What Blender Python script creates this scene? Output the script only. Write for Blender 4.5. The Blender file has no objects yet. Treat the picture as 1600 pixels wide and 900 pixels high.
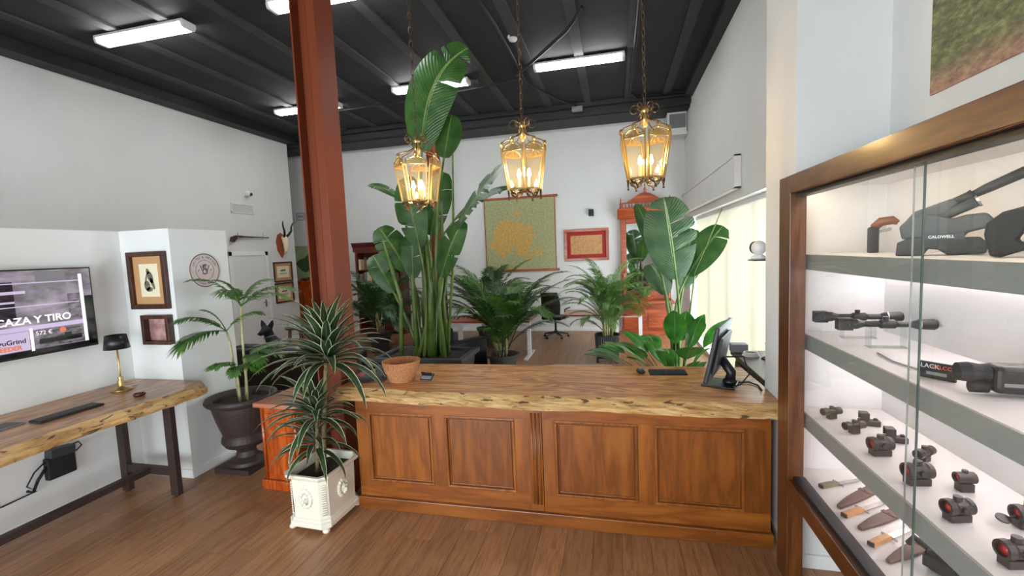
import bpy, bmesh, math, random
from mathutils import Vector, Matrix

random.seed(11)
PI = math.pi
SC = bpy.context.scene
COL = SC.collection

# ------------------------------------------------------------------ camera
# room axes: X runs along the counter, Y into the room, Z up; metres
H_CAM = 2.05
F_PX = 695.0
def make_camera():
    d = Vector((161.5, -64.0, F_PX)).normalized()            # room depth axis seen by the lens (x right, y down, z forward)
    dn = Vector((354.0, 8450.0, F_PX)); dn = (dn - d * dn.dot(d)).normalized()
    r = dn.cross(d)
    if r.x < 0: r = -r
    up = -dn
    to_world = lambda c: Vector((r.dot(c), d.dot(c), up.dot(c)))
    ax, ay, az = to_world(Vector((1, 0, 0))), to_world(Vector((0, -1, 0))), to_world(Vector((0, 0, -1)))
    m = Matrix(((ax.x, ay.x, az.x, 0), (ax.y, ay.y, az.y, 0), (ax.z, ay.z, az.z, H_CAM), (0, 0, 0, 1)))
    cd = bpy.data.cameras.new('camera')
    cd.sensor_width = 36.0; cd.lens = 36.0 * F_PX / 1600.0
    cd.clip_start = 0.05; cd.clip_end = 200
    co = bpy.data.objects.new('camera', cd); COL.objects.link(co); co.matrix_world = m
    SC.camera = co
make_camera()

# ------------------------------------------------------------------ exposure, sky, window portals
SC.view_settings.view_transform = 'Standard'
SC.view_settings.look = 'None'
SC.view_settings.gamma = 1.0
SC.view_settings.use_curve_mapping = False
SC.view_settings.exposure = 0.35
W = bpy.data.worlds.new('sky'); SC.world = W; W.use_nodes = True
_bg = W.node_tree.nodes['Background']
_bg.inputs[0].default_value = (0.87, 0.94, 1.0, 1)
_bg.inputs[1].default_value = 12.8
TUBE_STRENGTH = 33.0
LED_STRENGTH = 26.0
BULB_STRENGTH = 140.0
def portal(name, loc, rot, sx, sy):
    l = bpy.data.lights.new(name, 'AREA'); l.shape = 'RECTANGLE'; l.size = sx; l.size_y = sy
    l.cycles.is_portal = True
    o = bpy.data.objects.new(name, l); COL.objects.link(o); o.location = loc; o.rotation_euler = rot
portal('portal_side_window', (2.02, 7.9, 1.35), (0, PI/2, 0), 2.5, 5.1)      # shines to -X
portal('portal_shop_front', (-2.62, -2.72, 1.7), (PI/2, 0, 0), 3.45, 2.9)     # shines to +Y

portal('portal_added_door', (1.78, -1.65, 1.33), (0, PI/2, 0), 2.55, 1.8)          # shines to -X through the added side door

# ------------------------------------------------------------------ helpers
def lin(c):
    f = lambda v: v/12.92 if v <= 0.04045 else ((v+0.055)/1.055)**2.4
    return (f(c[0]/255), f(c[1]/255), f(c[2]/255), 1)
def new_mat(name):
    m = bpy.data.materials.new(name); m.use_nodes = True
    nt = m.node_tree; return m, nt, nt.nodes['Principled BSDF']
def plain(name, rgb, rough=0.5, metal=0.0, bump=0.0, bscale=200, var=0.0, vscale=8, spec=0.5, coat=0.0):
    m, nt, b = new_mat(name)
    c = lin(rgb)
    b.inputs['Base Color'].default_value = c
    b.inputs['Roughness'].default_value = rough
    b.inputs['Metallic'].default_value = metal
    b.inputs['Specular IOR Level'].default_value = spec
    b.inputs['Coat Weight'].default_value = coat
    if var or bump:
        tc = nt.nodes.new('ShaderNodeTexCoord')
    if var:
        n = nt.nodes.new('ShaderNodeTexNoise'); n.inputs['Scale'].default_value = vscale; n.inputs['Detail'].default_value = 5
        nt.links.new(tc.outputs['Object'], n.inputs['Vector'])
        r = nt.nodes.new('ShaderNodeValToRGB')
        r.color_ramp.elements[0].position = 0.3; r.color_ramp.elements[1].position = 0.7
        r.color_ramp.elements[0].color = tuple(max(0, v*(1-var)) for v in c[:3]) + (1,)
        r.color_ramp.elements[1].color = tuple(min(1, v*(1+var)) for v in c[:3]) + (1,)
        nt.links.new(n.outputs['Fac'], r.inputs[0]); nt.links.new(r.outputs[0], b.inputs['Base Color'])
    if bump:
        n2 = nt.nodes.new('ShaderNodeTexNoise'); n2.inputs['Scale'].default_value = bscale; n2.inputs['Detail'].default_value = 3
        nt.links.new(tc.outputs['Object'], n2.inputs['Vector'])
        bp = nt.nodes.new('ShaderNodeBump'); bp.inputs['Strength'].default_value = bump; bp.inputs['Distance'].default_value = 0.01
        nt.links.new(n2.outputs['Fac'], bp.inputs['Height']); nt.links.new(bp.outputs[0], b.inputs['Normal'])
    return m
def emit(name, rgb, strength):
    m, nt, b = new_mat(name)
    b.inputs['Base Color'].default_value = (0.8, 0.8, 0.8, 1)
    b.inputs['Emission Color'].default_value = lin(rgb); b.inputs['Emission Strength'].default_value = strength
    return m
def wood(name, stops, axis='X', scale=1.0, stretch=14, rough=0.4, rings=3.0, distort=4.0, bump=0.05, island=False, coat=0.0, fine=0.35):
    """stops: list of (position, rgb). Grain runs along axis."""
    m, nt, b = new_mat(name)
    N = nt.nodes.new; L = nt.links.new
    tc = N('ShaderNodeTexCoord'); mp = N('ShaderNodeMapping')
    s = [stretch*scale]*3; s['XYZ'.index(axis)] = scale
    mp.inputs['Scale'].default_value = s
    src = tc.outputs['Object']
    if island:
        oi = N('ShaderNodeObjectInfo'); gi = N('ShaderNodeNewGeometry')
        sm = N('ShaderNodeMath'); sm.operation = 'ADD'; L(oi.outputs['Random'], sm.inputs[0]); L(gi.outputs['Random Per Island'], sm.inputs[1])
        rn = N('ShaderNodeMath'); rn.operation = 'FRACT'; L(sm.outputs[0], rn.inputs[0])
        ad = N('ShaderNodeVectorMath'); ad.operation = 'MULTIPLY_ADD'
        L(rn.outputs[0], ad.inputs[0]); ad.inputs[1].default_value = (37, 53, 19); L(src, ad.inputs[2]); src = ad.outputs[0]
    L(src, mp.inputs['Vector'])
    n1 = N('ShaderNodeTexNoise'); n1.inputs['Scale'].default_value = rings; n1.inputs['Detail'].default_value = 4; n1.inputs['Distortion'].default_value = distort*0.15
    L(mp.outputs[0], n1.inputs['Vector'])
    n2 = N('ShaderNodeTexNoise'); n2.inputs['Scale'].default_value = rings*5; n2.inputs['Detail'].default_value = 6
    L(mp.outputs[0], n2.inputs['Vector'])
    wv = N('ShaderNodeMath'); wv.operation = 'MULTIPLY'; wv.inputs[1].default_value = distort*1.7
    L(n1.outputs['Fac'], wv.inputs[0])
    fr = N('ShaderNodeMath'); fr.operation = 'PINGPONG'; fr.inputs[1].default_value = 1.0
    L(wv.outputs[0], fr.inputs[0])
    mx = N('ShaderNodeMix'); mx.data_type = 'FLOAT'; mx.inputs[0].default_value = fine
    L(fr.outputs[0], mx.inputs[2]); L(n2.outputs['Fac'], mx.inputs[3])
    r = N('ShaderNodeValToRGB'); els = r.color_ramp.elements
    while len(els) < len(stops): els.new(0.5)
    for e, (p, c) in zip(els, stops): e.position = p; e.color = lin(c)
    L(mx.outputs[0], r.inputs[0])
    out = r.outputs[0]
    if island:
        hs = N('ShaderNodeHueSaturation')
        mr = N('ShaderNodeMapRange'); mr.inputs[3].default_value = 0.85; mr.inputs[4].default_value = 1.13
        L(rn.outputs[0], mr.inputs[0]); L(mr.outputs[0], hs.inputs['Value']); L(out, hs.inputs['Color']); out = hs.outputs[0]
    L(out, b.inputs['Base Color'])
    b.inputs['Roughness'].default_value = rough; b.inputs['Coat Weight'].default_value = coat; b.inputs['Coat Roughness'].default_value = 0.15
    if bump:
        bp = N('ShaderNodeBump'); bp.inputs['Strength'].default_value = bump; bp.inputs['Distance'].default_value = 0.01
        L(n2.outputs['Fac'], bp.inputs['Height']); L(bp.outputs[0], b.inputs['Normal'])
    return m
def leafmat(name, c1, c2, margin=None, mid=None, veins=0, trans=0.25, rough=0.35, stripe=None):
    m, nt, b = new_mat(name)
    N = nt.nodes.new; L = nt.links.new
    tc = N('ShaderNodeTexCoord')
    n = N('ShaderNodeTexNoise'); n.inputs['Scale'].default_value = 6; n.inputs['Detail'].default_value = 3
    L(tc.outputs['Object'], n.inputs['Vector'])
    r = N('ShaderNodeValToRGB'); r.color_ramp.elements[0].position = .35; r.color_ramp.elements[1].position = .65
    r.color_ramp.elements[0].color = lin(c1); r.color_ramp.elements[1].color = lin(c2)
    L(n.outputs['Fac'], r.inputs[0]); out = r.outputs[0]
    if margin or mid or veins:
        sp = N('ShaderNodeSeparateXYZ'); L(tc.outputs['UV'], sp.inputs[0])
        a = N('ShaderNodeMath'); a.operation = 'SUBTRACT'; L(sp.outputs[0], a.inputs[0]); a.inputs[1].default_value = .5
        ab = N('ShaderNodeMath'); ab.operation = 'ABSOLUTE'; L(a.outputs[0], ab.inputs[0])
        def mixc(fac, col):
            mx = N('ShaderNodeMix'); mx.data_type = 'RGBA'; L(fac, mx.inputs[0]); L(out, mx.inputs[6]); mx.inputs[7].default_value = lin(col); return mx.outputs[2]
        if margin:
            g = N('ShaderNodeMath'); g.operation = 'GREATER_THAN'; L(ab.outputs[0], g.inputs[0]); g.inputs[1].default_value = margin[1]
            out = mixc(g.outputs[0], margin[0])
        if mid:
            g = N('ShaderNodeMath'); g.operation = 'LESS_THAN'; L(ab.outputs[0], g.inputs[0]); g.inputs[1].default_value = mid[1]
            out = mixc(g.outputs[0], mid[0])
        if veins:
            sl = N('ShaderNodeMath'); sl.operation = 'MULTIPLY_ADD'; L(ab.outputs[0], sl.inputs[0]); sl.inputs[1].default_value = -.25; L(sp.outputs[1], sl.inputs[2])
            sn = N('ShaderNodeMath'); sn.operation = 'MULTIPLY'; L(sl.outputs[0], sn.inputs[0]); sn.inputs[1].default_value = veins
            si = N('ShaderNodeMath'); si.operation = 'SINE'; L(sn.outputs[0], si.inputs[0])
            bp = N('ShaderNodeBump'); bp.inputs['Strength'].default_value = .35; bp.inputs['Distance'].default_value = .004
            L(si.outputs[0], bp.inputs['Height']); L(bp.outputs[0], b.inputs['Normal'])
    L(out, b.inputs['Base Color']); b.inputs['Roughness'].default_value = rough
    tr = N('ShaderNodeBsdfTranslucent'); L(out, tr.inputs[0])
    ms = N('ShaderNodeMixShader'); ms.inputs[0].default_value = trans
    L(b.outputs[0], ms.inputs[1]); L(tr.outputs[0], ms.inputs[2]); L(ms.outputs[0], nt.nodes['Material Output'].inputs['Surface'])
    return m
def glass(name, rgb, rough=0.02, alpha=0.12):
    """thin pane: mostly see-through with a reflective tinted surface"""
    m, nt, b = new_mat(name)
    N = nt.nodes.new; L = nt.links.new
    t = N('ShaderNodeBsdfTransparent'); t.inputs[0].default_value = lin(rgb)
    g = N('ShaderNodeBsdfGlossy'); g.inputs['Roughness'].default_value = rough
    fz = N('ShaderNodeLayerWeight'); fz.inputs[0].default_value = 0.5
    pw_ = N('ShaderNodeMath'); pw_.operation = 'POWER'; L(fz.outputs['Facing'], pw_.inputs[0]); pw_.inputs[1].default_value = 5.0
    sc_ = N('ShaderNodeMath'); sc_.operation = 'MULTIPLY_ADD'; L(pw_.outputs[0], sc_.inputs[0]); sc_.inputs[1].default_value = .94; sc_.inputs[2].default_value = .04
    ms = N('ShaderNodeMixShader'); L(sc_.outputs[0], ms.inputs[0]); L(t.outputs[0], ms.inputs[1]); L(g.outputs[0], ms.inputs[2])
    ms2 = N('ShaderNodeMixShader'); ms2.inputs[0].default_value = alpha
    df = N('ShaderNodeBsdfDiffuse'); df.inputs[0].default_value = lin(rgb)
    L(ms.outputs[0], ms2.inputs[1]); L(df.outputs[0], ms2.inputs[2])
    L(ms2.outputs[0], nt.nodes['Material Output'].inputs['Surface'])
    return m

class MB:
    """collects shapes and links them as one mesh"""
    def __init__(s): s.v = []; s.f = []; s.uv = {}
    def add(s, vs, fs, uvs=None):
        o = len(s.v); s.v += [tuple(p) for p in vs]; 
        for f in fs: s.f.append(tuple(i+o for i in f))
        if uvs:
            for i, u in enumerate(uvs): s.uv[o+i] = u
        return s
    def box(s, x0, x1, y0, y1, z0, z1, m=None):
        vs = [Vector((x, y, z)) for z in (z0, z1) for y in (y0, y1) for x in (x0, x1)]
        if m is not None: vs = [m @ p for p in vs]
        return s.add(vs, [(0, 2, 3, 1), (4, 5, 7, 6), (0, 1, 5, 4), (2, 6, 7, 3), (0, 4, 6, 2), (1, 3, 7, 5)])
    def prism(s, poly, a, b, axis='Y', m=None):
        """polygon (p,q) extruded from a to b along axis; (p,q) are the other two axes in XYZ order"""
        def mk(p, q, t):
            return Vector({'X': (t, p, q), 'Y': (p, t, q), 'Z': (p, q, t)}[axis])
        n = len(poly); vs = [mk(p, q, a) for p, q in poly] + [mk(p, q, b) for p, q in poly]
        if m is not None: vs = [m @ p for p in vs]
        fs = [tuple(range(n))[::-1], tuple(range(n, 2*n))] + [(i, (i+1) % n, n+(i+1) % n, n+i) for i in range(n)]
        return s.add(vs, fs)
    def tube(s, pts, r, n=8, cap=True, flat=None):
        pts = [Vector(p) for p in pts]; k = len(pts)
        rs = r if isinstance(r, (list, tuple)) else [r]*k
        vs = []; ref = None
        for i, p in enumerate(pts):
            t = (pts[min(i+1, k-1)] - pts[max(i-1, 0)])
            t = t.normalized() if t.length > 1e-9 else Vector((0, 0, 1))
            if ref is None:
                ref = t.orthogonal().normalized()
            ref = (ref - t*ref.dot(t)); ref = ref.normalized() if ref.length > 1e-6 else t.orthogonal().normalized()
            bi = t.cross(ref)
            for j in range(n):
                a = 2*PI*j/n
                vs.append(p + (ref*math.cos(a) + bi*math.sin(a)*(flat or 1))*rs[i])
        fs = [(i*n+j, i*n+(j+1) % n, (i+1)*n+(j+1) % n, (i+1)*n+j) for i in range(k-1) for j in range(n)]
        if cap: fs += [tuple(range(n))[::-1], tuple(range((k-1)*n, k*n))]
        return s.add(vs, fs)
    def lathe(s, prof, n=24, c=(0, 0, 0), m=None, sx=1, sy=1, cap=True):
        vs = []
        for r, z in prof:
            for j in range(n):
                a = 2*PI*j/n; vs.append(Vector((c[0]+r*math.cos(a)*sx, c[1]+r*math.sin(a)*sy, c[2]+z)))
        if m is not None: vs = [m @ p for p in vs]
        k = len(prof)
        fs = [(i*n+j, i*n+(j+1) % n, (i+1)*n+(j+1) % n, (i+1)*n+j) for i in range(k-1) for j in range(n)]
        if cap:
            if prof[0][0] > 1e-6: fs.append(tuple(range(n))[::-1])
            if prof[-1][0] > 1e-6: fs.append(tuple(range((k-1)*n, k*n)))
        return s.add(vs, fs)
    def ball(s, c, r, n=14, k=8, m=None):
        rx, ry, rz = r if isinstance(r, (tuple, list)) else (r, r, r)
        vs = []
        for i in range(k+1):
            t = PI*i/k
            for j in range(n):
                a = 2*PI*j/n
                p = Vector((rx*math.sin(t)*math.cos(a), ry*math.sin(t)*math.sin(a), -rz*math.cos(t)))
                if m is not None: p = m @ p
                vs.append(Vector(c)+p)
        fs = [(i*n+j, i*n+(j+1) % n, (i+1)*n+(j+1) % n, (i+1)*n+j) for i in range(k) for j in range(n)]
        return s.add(vs, fs)
    def torus(s, c, R, r, n=16, k=6, m=None, sx=1, sy=1):
        vs = []
        for i in range(n):
            a = 2*PI*i/n
            for j in range(k):
                b = 2*PI*j/k
                p = Vector(((R+r*math.cos(b))*math.cos(a)*sx, (R+r*math.cos(b))*math.sin(a)*sy, r*math.sin(b)))
                if m is not None: p = m @ p
                vs.append(Vector(c)+p)
        fs = [(i*k+j, ((i+1) % n)*k+j, ((i+1) % n)*k+(j+1) % k, i*k+(j+1) % k) for i in range(n) for j in range(k)]
        return s.add(vs, fs)
    def build(s, name, mat, parent=None, smooth=False, bevel=0.0, solid=0.0, segs=2):
        me = bpy.data.meshes.new(name); me.from_pydata(s.v, [], s.f)
        if s.uv:
            ul = me.uv_layers.new(name='UVMap')
            for lp in me.loops: ul.data[lp.index].uv = s.uv.get(lp.vertex_index, (0, 0))
        bm = bmesh.new(); bm.from_mesh(me)
        if not s.uv: bmesh.ops.recalc_face_normals(bm, faces=bm.faces)
        bm.to_mesh(me); bm.free()
        if mat: me.materials.append(mat)
        if smooth: me.shade_smooth()
        o = bpy.data.objects.new(name, me); COL.objects.link(o)
        if parent is not None: o.parent = parent
        if solid:
            md = o.modifiers.new('thickness', 'SOLIDIFY'); md.thickness = solid; md.offset = 0
        if bevel:
            md = o.modifiers.new('bevel', 'BEVEL'); md.width = bevel; md.segments = segs; md.limit_method = 'ANGLE'; md.angle_limit = 0.7
            md.harden_normals = False
        return o
def tag(o, label, cat, group=None):
    o['label'] = label; o['category'] = cat
    if group: o['group'] = group
    return o
def thing(name, label, cat, loc=(0, 0, 0), rz=0, group=None):
    o = bpy.data.objects.new(name, None); COL.objects.link(o); o.empty_display_size = 0.1
    o.location = loc; o.rotation_euler = (0, 0, rz)
    return tag(o, label, cat, group)
def struct(o): o['kind'] = 'structure'; return o
def box_part(name, mat, parent, x0, x1, y0, y1, z0, z1, bevel=0.0, **k):
    return MB().box(x0, x1, y0, y1, z0, z1).build(name, mat, parent, bevel=bevel, **k)
def copy_tree(o, parent=None):
    c = o.copy(); COL.objects.link(c); c.parent = parent
    for ch in list(o.children): copy_tree(ch, c)
    return c
def text_mesh(name, body, size, mat, parent, m, extrude=0.001, align='CENTER', bold=0.0):
    cu = bpy.data.curves.new(name, 'FONT'); cu.body = body; cu.size = size; cu.extrude = extrude; cu.align_x = align; cu.align_y = 'CENTER'
    cu.offset = bold; cu.resolution_u = 3
    t = bpy.data.objects.new(name+'_tmp', cu); COL.objects.link(t)
    dg = bpy.context.evaluated_depsgraph_get()
    me = bpy.data.meshes.new_from_object(t.evaluated_get(dg))
    bpy.data.objects.remove(t); bpy.data.curves.remove(cu)
    me.materials.clear(); me.materials.append(mat); me.transform(m)
    o = bpy.data.objects.new(name, me); COL.objects.link(o); o.parent = parent
    return o
def frame_m(o, ux, uy):
    """matrix whose local x,y run along ux,uy at o"""
    ux = Vector(ux).normalized(); uy = Vector(uy).normalized(); uz = ux.cross(uy)
    return Matrix(((ux.x, uy.x, uz.x, o[0]), (ux.y, uy.y, uz.y, o[1]), (ux.z, uy.z, uz.z, o[2]), (0, 0, 0, 1)))
def R(deg): return math.radians(deg)
def spiral(c, ux, uy, r0, r1, a0, a1, n=16):
    ux = Vector(ux); uy = Vector(uy); c = Vector(c); out = []
    for i in range(n+1):
        t = i/n; a = a0+(a1-a0)*t; r = r0+(r1-r0)*t
        out.append(c + ux*(r*math.cos(a)) + uy*(r*math.sin(a)))
    return out

# ---- leaves
def blade(mb, p0, az, elev, L, W_, droop, n=7, prof=None, fold=0.25, roll=0.0):
    """a long narrow leaf folded along its middle; uv.x runs across it"""
    prof = prof or (lambda s: (0.35+0.65*min(1, s*4))*max(0.0, 1-s**2.2)**0.9)
    p = Vector(p0); e = elev; rows = []; uv = []
    for i in range(n+1):
        s = i/n
        t = Vector((math.cos(az)*math.cos(e), math.sin(az)*math.cos(e), math.sin(e)))
        side = Vector((-math.sin(az), math.cos(az), 0)); nr = t.cross(side)*-1
        if nr.z < 0 and abs(e) < PI/2: nr = -nr
        if roll: side = side*math.cos(roll)+nr*math.sin(roll)
        w = max(W_*0.5*prof(s), 0.0006)
        rows += [p - side*w + nr*w*fold, p.copy(), p + side*w + nr*w*fold]
        uv += [(0, s), (.5, s), (1, s)]
        p = p + t*(L/n); e -= droop/n*(0.4+1.2*s)
    fs = []
    for i in range(n):
        a = i*3; fs += [(a, a+1, a+4, a+3), (a+1, a+2, a+5, a+4)]
    mb.add(rows, fs, uv)
    return mb
def big_leaf(name, mat, parent, base, blade_start, tip_dir, face, L, Wd, droop=0.6, n=18, splits=(), seed=0, petiole_r=0.014, stem_mat=None, cup=0.25, shape=None, curl=0.0):
    """paddle leaf on a long stalk. base: stalk foot, blade_start: where the blade begins; tip_dir: first direction of the blade; face: approx normal of its upper side"""
    rd = random.Random(seed)
    base = Vector(base); b0 = Vector(blade_start); t = Vector(tip_dir).normalized(); nf = Vector(face).normalized()
    mb = MB(); p = b0.copy(); mids = []
    for i in range(n+1):
        s = i/n
        nn = (nf - t*nf.dot(t)).normalized(); side = t.cross(nn).normalized()
        mids.append((p.copy(), t.copy(), nn, side))
        p = p + t*(L/n)
        t = (t - nn*(droop/n*(0.3+1.4*s)) + side*(curl/n*(0.2+1.6*s))).normalized()
        nf = nn
    shape = shape or (lambda s: (math.sin(PI*min(1, (s*0.93+0.05)))**0.55))
    for sd in (-1, 1):
        rows = []          # list of (row_end, row_start)
        for i in range(n+1):
            s = i/n; pc, tt, nn, side = mids[i]
            w = Wd*0.5*shape(s) if i < n else 0.004
            def row(off, dr, shrink=1.0):
                r = []
                for q in (0, .5, 1):
                    r.append(pc + side*sd*w*q*shrink + nn*(cup*w*(q - q*q*(1.0+dr))) + tt*(off*q + w*q*.28))
                return r
            if (i, sd) in splits and 0 < i < n:
                g = L*0.016*(0.6+rd.random()); dr = rd.random()*1.0
                rows.append((row(-g, dr*.3, 0.97), row(g, dr, 0.9+rd.random()*.1)))
            else:
                r = row(0, 0); rows.append((r, r))
        vs = []; fs = []; uv = []
        for i in range(n):
            a = rows[i][1]; c = rows[i+1][0]; o = len(vs)
            vs += a + c; uv += [(.5+sd*q*.5, i/n) for q in (0, .5, 1)] + [(.5+sd*q*.5, (i+1)/n) for q in (0, .5, 1)]
            f = [(o, o+1, o+4, o+3), (o+1, o+2, o+5, o+4)]
            fs += f if sd > 0 else [x[::-1] for x in f]
        mb.add(vs, fs, uv)
    o = mb.build(name, mat, parent, smooth=True)
    st = MB(); mid = base.lerp(b0, .5) + Vector((0, 0, 0))
    d0 = mids[0][1]
    pts = []
    for i in range(7):
        s = i/6; a = base.lerp(b0, s)
        c2 = b0 - d0*(b0-base).length*.4
        q = base*(1-s)**2 + c2*2*s*(1-s) + b0*s*s
        pts.append(q)
    rs = [petiole_r*(1.5-0.8*i/6) for i in range(7)]
    for i in range(1, n, 2):
        pts.append(mids[i][0]-mids[i][2]*petiole_r*.15); rs.append(petiole_r*0.7*(1-i/n)+.0015)
    st.tube(pts, rs, 6)
    st.build('stalk', stem_mat or mat, o, smooth=True)
    return o
# solid things that leaves must grow around: x0, x1, y0, y1, z0, z1 in room metres
KEEP_OUT = [(-4.14, -3.78, 9.4, 9.8, 0, 5), (-9, -3.97, 3.21, 4.0, 0, 2.45), (-9, -4.52, -3, 4, 0, 2.45), (-3.4, -2.09, 6.35, 7.65, 0, .92),
            (-3.25, -1.53, 7.95, 8.9, 0, .79), (-1.1, .6, 8.7, 9.55, 0, .79), (-3.0, -1.9, 5.1, 5.85, 0, 3.3), (-4.8, -3.6, 1, 3.36, .84, 1.02), (-9, 2, 11.0, 12, 0, 5), (-6.9, -5.3, 10.5, 12, 0, 2.5)]
def blocked(mb, parent):
    o = parent.location
    for v in mb.v:
        x, y, z = v[0]+o.x, v[1]+o.y, v[2]+o.z
        for b in KEEP_OUT:
            if b[0] < x < b[1] and b[2] < y < b[3] and b[4] < z < b[5]: return True
    return False
def frond(name, mat, parent, base, az, elev, L, droop, n=26, ll=0.28, lw=0.022, stalk=0.25, sweep=0.9, hang=0.35, seed=0, r=0.006):
    for k in range(7):
        mb = frond_mesh(base, az, elev + k*.07, L*(1-.1*k), droop*(1-.08*k), n, ll*(1-.09*k), lw, stalk, sweep, hang, seed, r)
        if not blocked(mb, parent): return mb.build(name, mat, parent)
    return None
def frond_mesh(base, az, elev, L, droop, n=26, ll=0.28, lw=0.022, stalk=0.25, sweep=0.9, hang=0.35, seed=0, r=0.006):
    """feather leaf: stalk with two rows of leaflets, one mesh"""
    rd = random.Random(seed); mb = MB()
    p = Vector(base); e = elev; k = n+8; pts = []; tans = []
    for i in range(k+1):
        t = Vector((math.cos(az)*math.cos(e), math.sin(az)*math.cos(e), math.sin(e)))
        pts.append(p.copy()); tans.append(t)
        p = p + t*(L/k); e -= droop/k*(0.3+1.4*i/k)
    mb.tube(pts, [r*(1.2-i/k) + .001 for i in range(k+1)], 5)
    side0 = Vector((-math.sin(az), math.cos(az), 0))
    i0 = int(stalk*k)
    for i in range(i0, k+1):
        s = (i-i0)/max(1, k-i0)
        pr = (0.45+0.55*math.sin(PI*min(1, s*0.9+.12)))*(1.0 if s < .85 else 0.75)
        for sd in (-1, 1):
            t = tans[i]; nn = side0.cross(t)*-1
            if nn.z < 0: nn = -nn
            sw = sweep*(1-0.55*s)+rd.uniform(-.08, .08)
            d = (t*math.cos(sw) + side0*sd*math.sin(sw) + nn*0.12).normalized()
            l = ll*pr*rd.uniform(.88, 1.08); w = lw*(.7+.3*pr)
            a = pts[i]; m_ = a + d*l*.5 + Vector((0, 0, -hang*l*.12)); tp = a + d*l + Vector((0, 0, -hang*l*.75))
            wv = d.cross(nn).normalized()*w*.5
            mb.add([a-wv*.35, a+wv*.35, m_+wv, m_-wv, tp], [(0, 1, 2, 3), (3, 2, 4)])
    return mb

# ------------------------------------------------------------------ materials
M = {}
M['wall'] = plain('wall_paint', (226, 226, 224), 0.75, bump=0.12, bscale=120, var=0.015, vscale=3)
M['wall_grey'] = plain('upper_wall_paint', (214, 214, 212), 0.8, bump=0.1, bscale=90, var=0.02, vscale=2)
M['trim_white'] = plain('white_trim', (232, 232, 232), 0.45)
M['ceiling'] = plain('black_ceiling', (35, 35, 37), 0.85, bump=0.3, bscale=60, var=0.2, vscale=4)
M['ceil_strip'] = plain('ceiling_strip_paint', (56, 56, 58), 0.8, var=0.15, vscale=6)
M['black_beam'] = plain('black_beam_paint', (26, 27, 30), 0.6)
M['plank'] = wood('laminate_oak', [(0.1, (125, 84, 56)), (0.45, (155, 110, 76)), (0.7, (168, 123, 87)), (0.95, (180, 135, 99))], 'Y', 1.0, 12, 0.38, 2.6, 3.2, 0.03, island=True, fine=.55)
M['subfloor'] = plain('subfloor', (60, 42, 30), 0.8)
M['slab'] = wood('walnut_slab', [(0.05, (128, 76, 37)), (0.35, (178, 115, 63)), (0.6, (202, 140, 81)), (0.85, (218, 160, 98))], 'X', 0.7, 7, 0.36, 1.6, 7.5, 0.02, coat=.08, fine=.25)
M['slabY'] = wood('walnut_slab_desk', [(0.05, (122, 80, 50)), (0.35, (158, 108, 70)), (0.6, (176, 126, 86)), (0.85, (192, 146, 104))], 'Y', 0.7, 8, 0.34, 1.6, 5.5, 0.02, coat=.1, fine=.25)
def spalted(name, axis):
    m = wood(name, [(0.05, (120, 82, 42)), (0.3, (172, 130, 76)), (0.6, (196, 158, 104)), (0.9, (210, 180, 130))], axis, 1.4, 6, 0.55, 2.2, 3.0, 0.35, fine=.5)
    nt = m.node_tree; b = nt.nodes['Principled BSDF']; N = nt.nodes.new; L = nt.links.new
    src = b.inputs['Base Color'].links[0].from_socket
    tc = N('ShaderNodeTexCoord'); mp = N('ShaderNodeMapping'); sc = [30, 30, 34]; sc['XYZ'.index(axis)] = 9; mp.inputs['Scale'].default_value = sc
    L(tc.outputs['Object'], mp.inputs[0]); n = N('ShaderNodeTexNoise'); n.inputs['Scale'].default_value = 1; n.inputs['Detail'].default_value = 4; n.inputs['Distortion'].default_value = .8
    L(mp.outputs[0], n.inputs['Vector']); r = N('ShaderNodeValToRGB'); r.color_ramp.elements[0].position = .58; r.color_ramp.elements[1].position = .66
    L(n.outputs['Fac'], r.inputs[0]); mx = N('ShaderNodeMix'); mx.data_type = 'RGBA'
    L(r.outputs[0], mx.inputs[0]); L(src, mx.inputs[6]); mx.inputs[7].default_value = lin((74, 50, 28)); L(mx.outputs[2], b.inputs['Base Color'])
    return m
M['live'] = spalted('spalted_live_edge', 'X'); M['liveY'] = spalted('spalted_live_edge_desk', 'Y')
M['counter'] = wood('honey_stained_wood', [(0.05, (100, 52, 12)), (0.4, (138, 76, 22)), (0.7, (150, 88, 30)), (0.95, (158, 98, 40))], 'Z', 1.0, 7, 0.35, 1.4, 2.4, 0.02, island=True, coat=.05, fine=.35)
M['counterX'] = wood('honey_stained_rail', [(0.05, (100, 52, 12)), (0.4, (136, 74, 21)), (0.7, (147, 86, 29)), (0.95, (154, 95, 37))], 'X', 1.0, 7, 0.35, 1.4, 2.4, 0.02, island=True, coat=.05, fine=.35)
M['orange_wood'] = wood('orange_varnished_wood', [(0.1, (140, 54, 14)), (0.5, (186, 84, 28)), (0.9, (206, 108, 44))], 'Z', 1.2, 8, 0.25, 1.6, 2.4, 0.02, coat=.5)
M['red_wood'] = wood('red_mahogany', [(0.1, (128, 52, 22)), (0.5, (170, 78, 38)), (0.9, (192, 98, 54))], 'X', 1.2, 8, 0.3, 1.6, 2.4, 0.02, coat=.3)
M['dark_red_wood'] = wood('dark_mahogany', [(0.1, (66, 22, 14)), (0.5, (98, 34, 22)), (0.9, (118, 46, 30))], 'X', 1.2, 8, 0.35, 1.6, 2.4, 0.02)
M['walnut_frame'] = wood('dark_frame_wood', [(0.1, (48, 24, 16)), (0.5, (72, 40, 28)), (0.9, (92, 54, 38))], 'Z', 2, 8, 0.35, 2, 2, 0.02)
M['cabinet_wood'] = wood('cabinet_frame_wood', [(0.1, (72, 36, 10)), (0.5, (104, 58, 22)), (0.9, (128, 76, 32))], 'Y', 1.0, 9, 0.35, 1.8, 2.4, 0.02, coat=.2)
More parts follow.
